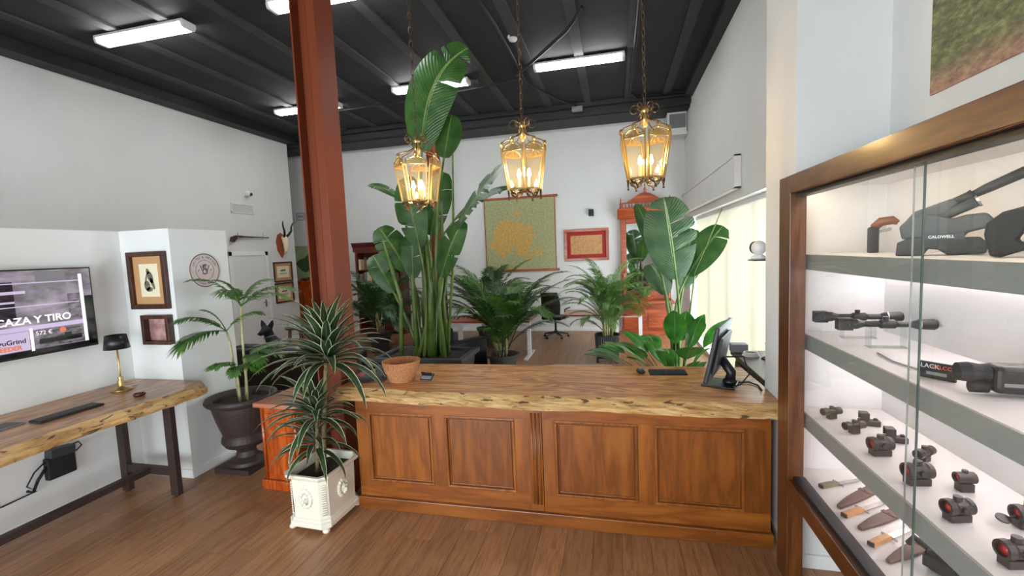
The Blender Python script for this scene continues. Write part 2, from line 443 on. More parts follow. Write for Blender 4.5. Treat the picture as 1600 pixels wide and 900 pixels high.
M['cabinet_woodZ'] = wood('cabinet_post_wood', [(0.1, (72, 36, 10)), (0.5, (104, 58, 22)), (0.9, (128, 76, 32))], 'Z', 1.0, 9, 0.35, 1.8, 2.4, 0.02, coat=.2)
M['console_wood'] = wood('dark_console_wood', [(0.1, (40, 24, 18)), (0.5, (62, 40, 30)), (0.9, (84, 58, 44))], 'Y', 1, 9, 0.35, 2, 2, 0.02)
M['column'] = plain('oxide_red_paint', (116, 54, 29), 0.5, bump=0.05, bscale=40, var=0.06, vscale=3, spec=.3)
M['black'] = plain('black_plastic', (24, 24, 26), 0.4)
M['black_matte'] = plain('black_rubber', (30, 30, 32), 0.7)
M['black_fabric'] = plain('black_leather', (12, 12, 13), 0.5, bump=0.1, bscale=80)
M['black_mesh'] = plain('black_mesh_fabric', (34, 35, 38), 0.8)
M['dark_metal'] = plain('dark_brown_metal', (64, 50, 46), 0.5, metal=.2)
M['grey_metal'] = plain('grey_metal', (150, 152, 156), 0.35, metal=.6)
M['silver'] = plain('silver_metal', (200, 200, 202), 0.25, metal=.9)
M['white_metal'] = plain('white_metal', (225, 228, 232), 0.4)
M['white_plastic'] = plain('white_plastic', (225, 225, 225), 0.4)
M['grey_plastic'] = plain('grey_plastic', (120, 122, 126), 0.5)
M['brass'] = plain('antique_brass', (176, 146, 96), 0.3, metal=.85)
M['gold'] = plain('lantern_gold', (198, 168, 110), 0.28, metal=.8)
M['bronze'] = plain('dark_bronze', (104, 82, 58), 0.4, metal=.8)
M['urn'] = plain('brown_urn_plastic', (58, 44, 40), 0.55)
M['soil'] = plain('potting_soil', (52, 38, 28), 0.95, bump=.6, bscale=60, var=.4, vscale=40)
M['white_ceramic'] = plain('cream_ceramic', (226, 220, 204), 0.35, coat=.2)
M['grey_pot'] = plain('grey_pot_plastic', (82, 84, 88), 0.55)
M['dark_pot'] = plain('charcoal_pot_plastic', (52, 53, 57), 0.5)
M['cork'] = plain('cork', (180, 124, 80), 0.85, bump=.5, bscale=140, var=.3, vscale=70)
M['paper'] = plain('cream_paper', (226, 216, 186), 0.8)
M['mat_tan'] = plain('tan_mat_board', (190, 144, 98), 0.85)
M['ink'] = plain('black_ink', (40, 38, 36), 0.8)
M['trunk'] = plain('cane_trunk', (120, 104, 74), 0.8, bump=.4, bscale=60, var=.25, vscale=30)
M['palm_stem'] = plain('palm_stem', (110, 122, 62), 0.5, var=.3, vscale=20)
M['bamboo'] = plain('pale_cane', (178, 172, 128), 0.5, var=.25, vscale=16)
M['tube'] = emit('fluorescent_diffuser', (250, 251, 252), TUBE_STRENGTH)
M['led'] = emit('led_strip_light', (255, 240, 240), LED_STRENGTH)
M['led_warm'] = emit('led_strip_light_warm', (255, 236, 210), LED_STRENGTH)
M['bulb'] = emit('filament_bulb', (255, 224, 166), BULB_STRENGTH)
M['shelf_white'] = plain('white_shelf', (232, 228, 228), 0.5)
M['shelf_edge'] = plain('grey_shelf_edge', (146, 147, 145), 0.5)
M['glass'] = glass('clear_glass', (246, 250, 248), 0.01, 0.02)
M['glass_edge'] = plain('green_glass_edge', (70, 84, 80), 0.2)
M['amber'] = glass('amber_glass', (255, 244, 222), 0.08, 0.03)
M['window_glass'] = glass('window_glass', (250, 252, 252), 0.0, 0.0)
def blind_mat():
    m, nt, b = new_mat('cream_blind_fabric'); N = nt.nodes.new; L = nt.links.new
    b.inputs['Base Color'].default_value = lin((232, 229, 220)); b.inputs['Roughness'].default_value = .8
    t = N('ShaderNodeBsdfTranslucent'); t.inputs[0].default_value = lin((238, 234, 220))
    ms = N('ShaderNodeMixShader'); ms.inputs[0].default_value = .3; L(b.outputs[0], ms.inputs[1]); L(t.outputs[0], ms.inputs[2])
    L(ms.outputs[0], nt.nodes['Material Output'].inputs['Surface']); return m
M['blind'] = blind_mat()
M['strel'] = leafmat('paddle_leaf_green', (44, 84, 36), (68, 108, 50), mid=((132, 160, 92), .03), veins=190, trans=.25, rough=.3)
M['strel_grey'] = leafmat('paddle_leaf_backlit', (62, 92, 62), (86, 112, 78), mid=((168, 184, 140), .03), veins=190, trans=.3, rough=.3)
M['stalk'] = leafmat('leaf_stalk_green', (70, 96, 40), (104, 128, 62), trans=.0, rough=.4)
M['drac'] = leafmat('striped_leaf', (42, 62, 38), (60, 82, 50), margin=((212, 216, 180), .405), mid=((76, 98, 62), .06), trans=.15, rough=.35)
M['palm'] = leafmat('palm_green', (52, 92, 38), (96, 140, 58), trans=.3)
M['palm_dark'] = leafmat('dark_palm_green', (34, 64, 28), (60, 92, 44), trans=.25)
M['palm_light'] = leafmat('light_palm_green', (84, 128, 64), (132, 168, 98), trans=.35)
M['lily'] = leafmat('lily_green', (36, 86, 30), (66, 128, 46), mid=((120, 160, 80), .03), trans=.25, rough=.25)

# ------------------------------------------------------------------ the setting
XR, XL, YB, ZC = 1.6, -8.16, 11.07, 5.2
fl = struct(box_part('floor', M['subfloor'], None, -9.7, 2.0, -2.9, 11.3, -0.12, -0.012))
pw, plen = 0.192, 1.285
plank_me = None
rest = MB()
rd = random.Random(3)
nrow = int((1.6+9.6)/pw)+1
for i in range(nrow):
    x = -9.6 + i*pw
    y = -2.8 - rd.random()*plen
    while y < 11.07:
        xc = x+pw/2; yc = y+plen/2
        near = (-4.7 < xc < 1.2 and 1.0 < yc < 3.9) or (-2.2 < xc < 1.7 and 5.6 < yc < 11.2)
        if near:
            if plank_me is None:
                g = 0.0009; c = 0.0012
                b = MB(); w, l = pw/2-g, plen/2-g
                b.add([(-w, -l, -.012), (w, -l, -.012), (w, l, -.012), (-w, l, -.012), (-w, -l, -c), (w, -l, -c), (w, l, -c), (-w, l, -c), (-w+c, -l+c, 0), (w-c, -l+c, 0), (w-c, l-c, 0), (-w+c, l-c, 0)],
                      [(0, 1, 5, 4), (1, 2, 6, 5), (2, 3, 7, 6), (3, 0, 4, 7), (4, 5, 9, 8), (5, 6, 10, 9), (6, 7, 11, 10), (7, 4, 8, 11), (8, 9, 10, 11)])
                o = b.build('plank', M['plank'], fl); plank_me = o.data
            else:
                o = bpy.data.objects.new('plank', plank_me); COL.objects.link(o); o.parent = fl
            o.location = (xc, yc, 0)
        else:
            rest.box(x+.001, x+pw-.001, max(y+.001, -2.85), min(y+plen-.001, 11.25), -.012, 0)
        y += plen
o = rest.build('floor_boards', M['plank'], fl); o['kind'] = 'stuff'

struct(box_part('wall_back', M['wall_grey'], None, -9.7, 2.0, YB, YB+.2, 0, ZC))
struct(box_part('wall_left', M['wall_grey'], None, XL-.2, XL, -2.7, 10.1, 0, ZC))
struct(MB().box(-9.8, -9.6, 8.8, YB, 0, ZC).box(-9.6, XL-.2, 8.8, 9.0, 0, ZC).build('wall_recess', M['wall_grey'], None))
wy0, wy1, wz0, wz1 = 4.9, 10.5, 0.06, 2.62
wr = MB().box(XR, XR+.35, 3.5, wy0, 0, ZC).box(XR, XR+.35, wy1, YB, 0, ZC).box(XR, XR+.35, wy0, wy1, wz1, ZC).box(XR, XR+.35, wy0, wy1, 0, wz0)
struct(wr.build('wall_right', M['wall'], None))
struct(MB().box(1.51, 1.75, -.72, 2.97, 0, ZC).box(1.51, 1.75, -2.7, -2.55, 0, ZC).box(1.51, 1.75, -2.55, -.72, 2.62, ZC).build('wall_cabinet_side', M['wall'], None))
struct(box_part('wall_pier', M['wall'], None, 1.04, 1.95, 2.97, 3.5, 0, ZC))
struct(MB().prism([(-4.75, -2.7), (-4.6, -2.7), (-4.6, 3.31), (-4.01, 3.31), (-4.01, 3.93), (-4.75, 3.93)], 0, 2.395, 'Z').build('wall_partition', M['wall'], None))
fx0, fx1, fz0, fz1 = -4.35, -0.9, 0.25, 3.15
wf = MB().box(XL-.2, fx0, -2.9, -2.7, 0, ZC).box(fx1, 1.75, -2.9, -2.7, 0, ZC).box(fx0, fx1, -2.9, -2.7, 0, fz0).box(fx0, fx1, -2.9, -2.7, fz1, ZC)
struct(wf.build('wall_front', M['wall'], None))
# baseboards
bh = 0.085
bb = MB().box(-4.6, -4.588, -2.7, 3.3, 0, bh).box(-4.6, -4.0, 3.298, 3.31, 0, bh).box(-4.01, -3.998, 3.298, 3.93, 0, bh)
struct(bb.build('baseboard_partition', M['trim_white'], None, bevel=.004))
struct(MB().box(-9.6, XR, YB-.014, YB, 0, .1).build('baseboard_back', M['trim_white'], None, bevel=.004))
struct(MB().box(1.04, 1.51, 2.956, 2.97, 0, .09).box(1.028, 1.04, 2.956, 3.5, 0, .09).build('baseboard_pier', M['trim_white'], None, bevel=.004))
struct(MB().box(1.498, 1.51, -.72, 2.956, 0, .09).build('baseboard_cabinet_side', M['trim_white'], None, bevel=.004))
struct(MB().box(XL, XL+.014, -2.7, 8.02, 0, .1).box(XL, XL+.014, 9.12, 10.1, 0, .1).build('baseboard_left', M['trim_white'], None, bevel=.004))
# ceiling
ce = struct(box_part('ceiling', M['ceiling'], None, -9.8, 2.0, -2.9, 11.3, ZC, ZC+.15))
for i in range(13):
    x = .33 - .84*i
    if i == 0:
        cs = box_part('ceiling_strip', M['ceil_strip'], ce, -.075, .075, -2.7, 10.1, ZC-.03, ZC); 
    else:
        cs = cs.copy(); COL.objects.link(cs)
    cs.location.x = x
for xx in (1.1,):
    c2 = cs.copy(); COL.objects.link(c2); c2.location.x = xx
struct(MB().box(-9.6, XR, 10.15, YB, 4.97, ZC).box(-9.6, XR, 10.02, 10.15, 5.1, ZC).box(-9.6, XR, 10.3, YB-.05, 4.94, 4.975).build('trim_1', M['black_beam'], None, bevel=.01))
struct(MB().box(XL, XL+.3, -2.7, 10.1, 5.02, ZC).build('trim_2', M['black_beam'], None))
struct(MB().box(XR-.16, XR, 3.5, 10.0, 5.06, ZC).build('trim_3', M['black_beam'], None))
# ceiling conduits
def conduit(label, pts, r):
    tag(MB().tube(pts, r, 7).build('conduit', M['black_beam'], None, smooth=True), label, 'conduit', 'black conduits on the ceiling')
conduit('thin black conduit running along the ceiling beside the right wall', [(.28-.9, 3.2, 5.14), (.36, 5.5, 5.14), (.36, 7.6, 5.14), (.36, 9.6, 5.14), (.5, 9.95, 5.12), (1.4, 9.98, 5.12)], .018)
conduit('black hose crossing the ceiling strips near the front tube light', [(-1.6, 7.85, 5.1), (-1.2, 7.3, 5.08), (-.6, 6.5, 5.08), (-.35, 6.05, 5.12)], .028)
conduit('black conduit running across the ceiling toward the junction box', [(-1.7, 3.5, 5.14), (-1.53, 6.2, 5.15), (-1.53, 8.4, 5.15), (-1.1, 9.4, 5.12), (-.75, 9.9, 5.1)], .018)
conduit('black cable linking the rear tube lights along the ceiling', [(-6.8, 8.6, 5.14), (-4.0, 8.5, 5.13), (-2.4, 8.3, 5.14), (-1.66, 8.15, 5.14)], .014)
tag(MB().box(-.85, -.62, 9.92, 10.02, 5.0, 5.1).build('junction_box', M['grey_plastic'], None, bevel=.008), 'small grey junction box on the black beam at the rear of the ceiling', 'box')
# left wall door
dr = thing('door_1', 'white flush door in a white frame on the far left wall', 'door', (XL, 8.56, 0)); dr['kind'] = 'structure'
MB().box(.0, .03, -.56, -.47, 0, 2.3).box(.0, .03, .47, .56, 0, 2.3).box(0, .03, -.56, .56, 2.2, 2.3).build('door_frame', M['trim_white'], dr, bevel=.006)
box_part('door_leaf', M['white_plastic'], dr, .002, .018, -.47, .47, 0.01, 2.2)
h = MB().box(.018, .024, .37, .41, .98, 1.16).tube([(.02, .39, 1.1), (.06, .39, 1.1), (.065, .28, 1.1)], .009, 8).build('door_handle', M['grey_metal'], dr)
# side window with frame
w1 = struct(MB().box(XR+.26, XR+.32, wy0, wy1, wz0, wz0+.07).box(XR+.26, XR+.32, wy0, wy1, wz1-.07, wz1).build('window_1', M['trim_white'], None))
ny = 4
for i in range(ny+1):
    y = wy0 + (wy1-wy0)*i/ny
    MB().box(XR+.25, XR+.33, max(wy0, y-.035), min(wy1, y+.035), wz0+.07, wz1-.07).build('window_mullion', M['trim_white'], w1)
for i in range(ny):
    y = wy0 + (wy1-wy0)*i/ny
    MB().box(XR+.285, XR+.293, y+.035, y+(wy1-wy0)/ny-.035, wz0+.07, wz1-.07).build('window_pane', M['window_glass'], w1)
# shutter box over the window
struct(MB().box(XR-.07, XR, 6.37, YB, 2.76, 3.18).box(XR-.085, XR-.0, 6.35, YB, 3.15, 3.18).box(XR-.085, XR, 6.35, YB, 2.74, 2.77).box(XR-.085, XR, 6.35, 6.41, 2.74, 3.18).build('trim_4', M['wall'], None, bevel=.006))
# shop front behind the viewpoint
w2 = struct(MB().box(fx0, fx1, -2.85, -2.77, fz0, fz0+.08).box(fx0, fx1, -2.85, -2.77, fz1-.08, fz1).build('window_2', M['dark_metal'], None))
for i in range(4):
    x = fx0 + (fx1-fx0)*i/3
    MB().box(max(fx0, x-.04), min(fx1, x+.04), -2.85, -2.77, fz0+.08, fz1-.08).build('window_mullion', M['dark_metal'], w2)
for i in range(3):
    x = fx0 + (fx1-fx0)*i/3
    MB().box(x+.04, x+(fx1-fx0)/3-.04, -2.815, -2.807, fz0+.08, fz1-.08).build('window_pane', M['window_glass'], w2)

w3 = struct(MB().box(1.6, 1.68, -2.55, -2.47, 0, 2.62).box(1.6, 1.68, -.8, -.72, 0, 2.62).box(1.6, 1.68, -2.47, -.8, 2.54, 2.62).box(1.6, 1.68, -2.47, -.8, 0, .1).box(1.6, 1.68, -1.675, -1.595, .1, 2.54).build('added_door', M['dark_metal'], None))  # unseen glazed door, added to light the television wall
for y in (-2.47, -1.595): MB().box(1.636, 1.644, y, y+.795, .1, 2.54).build('door_pane', M['window_glass'], w3)
MB().tube([(1.59, -1.7, .9), (1.55, -1.7, .95), (1.55, -1.7, 1.25), (1.59, -1.7, 1.3)], .012, 8).build('door_handle', M['grey_metal'], w3)

# ------------------------------------------------------------------ steel columns
def column(label, loc, h):
    t = thing('steel_column', label, 'column', loc)
    # open H profile: right box flange, web, thin left flange
    prof = [(-.115, -.125), (-.10, -.125), (-.10, -.02), (-.045, -.02), (-.045, -.125), (-.02, -.125), (.115, -.115), (.115, .125), (-.115, .125)]
    prof = [(-.115, -.125), (-.10, -.125), (-.10, -.03), (.02, -.03), (.03, -.115), (.04, -.125), (.115, -.125), (.115, .125), (-.115, .125)]
    MB().prism(prof, 0.012, h, 'Z').build('shaft', M['column'], t, bevel=.004)
    MB().box(-.16, .16, -.17, .17, 0, .014).build('base_plate', M['column'], t)
    return t
column('large rust red steel column at the left end of the counter', (-2.43, 3.43, 0), ZC)
column('distant rust red steel column behind the tall paddle-leaf plant', (-3.96, 9.6, 0), 4.95)

# ------------------------------------------------------------------ tube lights on the ceiling
def tube_light(label, x, y):
    t = thing('tube_light', label, 'ceiling light', (x, y, ZC-.03), 0, 'fluorescent tube lights on the black ceiling')
    MB().prism([(-.10, 0), (.10, 0), (.10, -.035), (-.10, -.035)], -.74, .74, 'X').build('housing', M['white_plastic'], t, bevel=.006)
    MB().prism([(-.095, -.036), (.095, -.036), (.075, -.09), (-.075, -.09)], -.70, .70, 'X').build('diffuser', M['tube'], t)
    for s in (-1, 1):
        MB().prism([(-.1, -.036), (.1, -.036), (.08, -.095), (-.08, -.095)], s*.70, s*.745, 'X').build('end_cap', M['white_plastic'], t, bevel=.004)
tube_light('lit tube light nearest the far left wall, in the near row', -6.02, 4.92)
tube_light('lit tube light partly hidden behind the top of the large column', -3.27, 4.9)
tube_light('lit tube light half hidden behind the column, in the rear row', -6.05, 8.2)
tube_light('lit tube light behind the tallest paddle leaf', -3.23, 7.9)
tube_light('lit tube light between the middle and right lantern chains', -.53, 7.72)
t = thing('smoke_detector', 'small round white smoke detector beside the middle lantern chain on the ceiling', 'smoke detector', (-1.40, 6.68, ZC-.02))
MB().lathe([(.065, 0), (.065, -.025), (.05, -.045), (.0, -.05)], 20).build('body', M['white_plastic'], t, smooth=True)
MB().lathe([(.08, .02), (.08, 0)], 20).build('base', M['white_plastic'], t)

# ------------------------------------------------------------------ far left wall
def vent(label, c, ux, w, h, n):
    t = thing('air_vent', label, 'vent', c, 0, 'white wall vents'); ux = Vector(ux); nr = ux.cross(Vector((0, 0, 1)))
    m = frame_m((0, 0, 0), ux, (0, 0, 1))
    MB().box(-w/2, w/2, -h/2, -h/2+.025, 0, .02, m).box(-w/2, w/2, h/2-.025, h/2, 0, .02, m).box(-w/2, -w/2+.025, -h/2, h/2, 0, .02, m).box(w/2-.025, w/2, -h/2, h/2, 0, .02, m).build('vent_frame', M['white_plastic'], t)
    MB().box(-w/2+.02, w/2-.02, -h/2+.02, h/2-.02, 0.001, .004, m).build('backing', M['grey_plastic'], t)
    for i in range(n):
        y = -h/2+.03+(h-.06)*(i+.5)/n
        MB().box(-w/2+.025, w/2-.025, y-.008, y+.008, .006, .012, m).build('slat', M['white_plastic'], t)
vent('white slatted air vent under the security camera on the left wall', (XL, 8.51, 3.26), (0, 1, 0), .64, .22, 6)
vent('white slatted air vent in the recess just left of the large column', (-8.5, YB, 3.28), (1, 0, 0), .7, .28, 6)
t = thing('security_camera', 'white dome security camera with black lens above the left wall vent', 'camera', (XL, 8.62, 3.6))
MB().box(0, .03, -.05, .05, -.06, .06).build('mount', M['white_plastic'], t, bevel=.01)
MB().ball((.08, 0, 0), .065).build('housing', M['white_plastic'], t, smooth=True)
MB().lathe([(.035, 0), (.035, .05), (0, .052)], 16, m=Matrix.Translation((.1, .03, -.02)) @ Matrix.Rotation(R(80), 4, 'Y')).build('lens', M['black'], t)
# rifle
t = thing('rifle', 'long antique rifle hung level on pegs above the white door', 'rifle', (XL+.04, 8.62, 2.62))
MB().prism([(-.56, -.10), (-.53, .0), (-.40, .035), (-.2, .03), (-.2, -.01), (-.36, -.02), (-.46, -.12)], -.015, .02, 'X').build('stock', M['walnut_frame'], t, bevel=.006)
MB().tube([(0, -.3, .015), (0, .56, .0)], [.014, .01], 8).build('barrel', M['black'], t)
MB().prism([(-.3, -.01), (.1, -.012), (.1, .006), (-.3, .01)], -.012, .014, 'X').build('forestock', M['walnut_frame'], t)
MB().tube([(.002, -.33, .03), (.01, -.35, .06), (.01, -.37, .06)], .006, 6).build('hammer', M['black'], t)
for y in (-.36, .36):
    MB().tube([(-.04, y, -.03), (.02, y, -.03), (.025, y, .1)], .005, 6).build('peg', M['grey_metal'], t)
# skull mount
t = thing('antelope_skull', 'antelope skull with curved black horns on a wooden shield, left wall', 'trophy', (XL+.002, 9.60, 2.53))
MB().prism([(0, -.40), (.13, -.22), (.16, 0), (.1, .17), (0, .22), (-.1, .17), (-.16, 0), (-.13, -.22)], 0, .03, 'X').build('shield', M['red_wood'], t, bevel=.008)
MB().tube([(.095, 0, .12), (.13, 0, .08), (.16, 0, -.05), (.15, 0, -.22), (.1, 0, -.3)], [.06, .075, .07, .045, .025], 10).build('skull', M['paper'], t, smooth=True)
for s in (-1, 1):
    pts = [(.14, s*.03, .1), (.2, s*.07, .17), (.24, s*.12, .26), (.23, s*.14, .36), (.25, s*.17, .44), (.29, s*.2, .5)]
    MB().tube(pts, [.03, .028, .025, .02, .014, .004], 8).build('horn', M['black_matte'], t, smooth=True)
# pictures
def picture(name, label, c, ux, w, h, fw, fmat, matmat, mw, artmat, group=None, depth=.025, marks=None):
    t = thing(name, label, 'picture', c, 0, group); m = frame_m((0, 0, 0), ux, (0, 0, 1))
    for a in ((-w/2, w/2, -h/2, -h/2+fw), (-w/2, w/2, h/2-fw, h/2), (-w/2, -w/2+fw, -h/2+fw, h/2-fw), (w/2-fw, w/2, -h/2+fw, h/2-fw)):
        MB().box(a[0], a[1], a[2], a[3], 0, depth, m).build('frame_bar', fmat, t, bevel=.004)
    MB().box(-w/2+fw, w/2-fw, -h/2+fw, h/2-fw, 0, .006, m).build('mat_board', matmat, t)
    if artmat: MB().box(-w/2+mw, w/2-mw, -h/2+mw*1.0, h/2-mw*1.0, .006, .008, m).build('print', artmat, t)
    if marks:
        for nm, mt, shapes in marks:
            b = MB()
            for kind, a in shapes:
                if kind == 'e':
                    cx, cy, rx, ry, rot = a; poly = []
                    for i in range(12):
                        an = 2*PI*i/12; px, py = rx*math.cos(an), ry*math.sin(an)
                        poly.append((cx+px*math.cos(rot)-py*math.sin(rot), cy+px*math.sin(rot)+py*math.cos(rot)))
                    b.prism(poly, .008, .0085, 'Z', m)
                else: b.prism(a, .008, .0085, 'Z', m)
            b.build(nm, mt, t)
    return t
M['pic_print'] = plain('old_photo_print', (172, 132, 128), 0.5, var=.7, vscale=9)
ink = plain('soft_ink', (104, 98, 86), 0.8, var=.5, vscale=60)
art = [('drawing', ink, [('e', (-.01, .085, .02, .028, .2)), ('e', (.015, .03, .032, .06, .3)), ('e', (-.03, -.05, .035, .05, .1)), ('e', (.035, -.03, .018, .06, .35)), ('e', (-.005, -.085, .04, .022, .1)), ('e', (-.035, .02, .01, .06, -.3))])]
picture('framed_drawing', 'dark framed ink drawing in a tan mat on the white pillar', (-4.28, 3.309, 1.92), (1, 0, 0), .45, .54, .045, M['walnut_frame'], M['mat_tan'], .115, M['paper'], depth=.035, marks=art)
picture('framed_photo', 'small dark framed brownish photo below the ink drawing', (-4.215, 3.309, 1.455), (1, 0, 0), .32, .28, .035, M['walnut_frame'], M['pic_print'], .1, None, depth=.06)
def small_print(label, z, y):
    sh = [('e', (-.06+.04*i, .03+.01*(i % 2), .035, .022, 0)) for i in range(4)] + [('r', [(-.13, -.05), (.13, -.05), (.13, -.035), (-.13, -.035)])]
    picture('framed_print', label, (XL, y, z), (0, 1, 0), .64, .5, .035, M['walnut_frame'], M['mat_tan'], .11, M['paper'], 'pair of small prints on the left wall', marks=[('drawing', ink, sh)])
small_print('upper of two dark framed animal prints beneath the antelope skull', 1.78, 9.6)
small_print('lower of two dark framed animal prints beneath the antelope skull', 1.26, 9.6)
# round sign
t = thing('round_sign', 'round pale pink sign with a dark monogram and ring lettering on the pillar', 'sign', (-4.01, 3.637, 1.99))
mm = frame_m((0, 0, 0), (0, 1, 0), (0, 0, 1))
M['sign_face'] = plain('sign_pink', (214, 196, 194), 0.6, var=.06, vscale=20); M['sign_ink'] = plain('sign_ink', (104, 84, 84), 0.6)
MB().lathe([(.165, 0), (.165, .012), (0, .012)], 48, m=mm).build('face', M['sign_face'], t)
for rr, w in ((.163, .005), (.100, .0022)):
    MB().torus((0, 0, 0), rr, w, 48, 6, m=Matrix.Translation((.012, 0, 0)) @ mm.to_3x3().to_4x4()).build('ring', M['sign_ink'], t)
def arc_text(s, rad, a0, step, size, flip=False):
    for i, ch in enumerate(s):
        if ch == ' ': continue
        a = a0 - step*i if not flip else a0 + step*i
        p = Matrix.Translation((rad*math.cos(a), rad*math.sin(a), .0125)) @ Matrix.Rotation(a - PI/2 if not flip else a + PI/2, 4, 'Z')
        text_mesh('lettering', ch, size, M['sign_ink'], t, mm @ p, .0008)
arc_text('SMITH & WESSON', .13, R(157), R(134)/13, .034)
arc_text('TRADE MARK', .135, R(235), R(70)/9, .026, True)
text_mesh('monogram', 'S', .15, M['sign_ink'], t, mm @ Matrix.Translation((0, .004, .0125)), .001)
text_mesh('monogram', 'W', .105, M['sign_ink'], t, mm @ Matrix.Translation((0, .012, .0125)), .0008)
for s in (-1, 1):
    MB().prism([(s*.068+.008*math.cos(a*PI/2+PI/4*0), .008*math.sin(a*PI/2)) for a in range(4)], .0122, .0135, 'Z', mm).build('cross_mark', M['sign_ink'], t)

# ------------------------------------------------------------------ television
t = thing('television', 'large wall television showing a shop slideshow with white capital lettering', 'television', (-4.49, 2.355, 1.725), 0)
tw, th = 1.22, .69
m = Matrix.Rotation(R(0), 4, 'Z') @ frame_m((0, 0, 0), (0, 1, 0), (0, 0, 1))
MB().box(-tw/2, tw/2, -th/2, th/2, -.05, 0, m).build('casing', M['black'], t, bevel=.004)
MB().box(-.2, .2, -.15, .15, -.105, -.05, m).build('wall_mount', M['black_matte'], t)
def screen_mat(name, rgb, st, var=0.0, vscale=4):
    mt, nt, b = new_mat(name); b.inputs['Base Color'].default_value = (.01, .01, .012, 1); b.inputs['Roughness'].default_value = .12
    b.inputs['Emission Color'].default_value = lin(rgb); b.inputs['Emission Strength'].default_value = st
    if var:
        tc = nt.nodes.new('ShaderNodeTexCoord'); n = nt.nodes.new('ShaderNodeTexNoise'); n.inputs['Scale'].default_value = vscale; n.inputs['Detail'].default_value = 6
        mp = nt.nodes.new('ShaderNodeMapping'); mp.inputs['Scale'].default_value = (1, 1, 2.5)
        nt.links.new(tc.outputs['Object'], mp.inputs[0]); nt.links.new(mp.outputs[0], n.inputs['Vector']); r = nt.nodes.new('ShaderNodeValToRGB')
        c = lin(rgb); r.color_ramp.elements[0].position = .35; r.color_ramp.elements[1].position = .68
        r.color_ramp.elements[0].color = tuple(v*(1-var) for v in c[:3])+(1,); r.color_ramp.elements[1].color = tuple(min(1, v*(1+var)) for v in c[:3])+(1,)
        nt.links.new(n.outputs['Fac'], r.inputs[0]); nt.links.new(r.outputs[0], b.inputs['Emission Color'])
    return mt
sm = {'base': screen_mat('screen_base', (150, 140, 152), .7, .5, 5), 'dark': screen_mat('screen_dark', (52, 44, 54), .6, .6, 9), 'lav': screen_mat('screen_lavender', (206, 190, 222), .8), 'white': screen_mat('screen_white', (246, 240, 246), .95), 'orange': screen_mat('screen_orange', (226, 128, 84), .8), 'photo': screen_mat('screen_photo', (128, 118, 130), .6, .8, 14), 'black': screen_mat('screen_black', (18, 20, 24), .3), 'grey': screen_mat('screen_grey', (138, 134, 138), .6)}
sx = tw/2-.012
MB().box(-sx, sx, -th/2+.02, th/2-.012, 0, .002, m).build('screen', sm['base'], t)
def tile(name, mt, a, b, c, d, z=.003): MB().box(a, b, c, d, z-.001, z, m).build(name, mt, t)
# screen coords: x -0.6..0.6 (right edge is +), y -0.33..0.33; the right half is the part in view
tile('picture_area', sm['dark'], -.6, .08, -.05, .25)
tile('picture_area', sm['photo'], .42, .53, -.09, .13)
tile('picture_area', sm['grey'], .22, .42, .2, .325, .0035)
tile('picture_area', sm['lav'], -.6, .15, .155, .178, .004); tile('picture_area', sm['lav'], -.6, .08, .085, .1, .004)
tile('banner', sm['lav'], -.6, .51, .232, .24, .004); tile('banner', sm['lav'], -.6, .5, .052, .06, .004)
tile('banner', sm['lav'], -.6, .535, -.135, -.1, .004); tile('banner', sm['white'], .51, .535, -.29, .29, .005); tile('banner', sm['white'], .145, .165, -.30, -.12, .005)
tile('picture_area', sm['lav'], -.6, .14, -.285, -.14, .0035); tile('picture_area', sm['photo'], .17, .51, -.285, -.14, .0035); tile('picture_area', sm['black'], -.6, .6, -.325, -.29, .0035)
tile('picture_area', sm['black'], .54, .598, -.325, .1, .0035)
text_mesh('headline', 'CAZA Y TIRO', .078, sm['white'], t, m @ Matrix.Translation((.19, -.058, .0055)), .0005, bold=.002)
text_mesh('price', '572 \u20ac', .045, sm['white'], t, m @ Matrix.Translation((.235, -.168, .0055)), .0005)
text_mesh('logo_lettering', 'aguGrind', .05, sm['dark'], t, m @ Matrix.Translation((.025, -.21, .0055)), .0005, bold=.001)
text_mesh('logo_lettering', 'REEDER', .045, sm['orange'], t, m @ Matrix.Translation((.01, -.258, .0055)), .0005, bold=.002)
MB().lathe([(.022, 0), (.022, .002), (0, .002)], 16, m=m @ Matrix.Translation((.36, -.165, .004))).build('logo_disc', sm['orange'], t)
MB().box(.39, .49, -.165, -.155, .004, .005, m).build('logo_bar', sm['dark'], t)
MB().box(.2, .49, -.255, -.215, .004, .005, m).build('pictured_scope', sm['black'], t)
MB().box(.37, .42, -.215, -.19, .004, .005, m).build('pictured_turret', sm['black'], t)

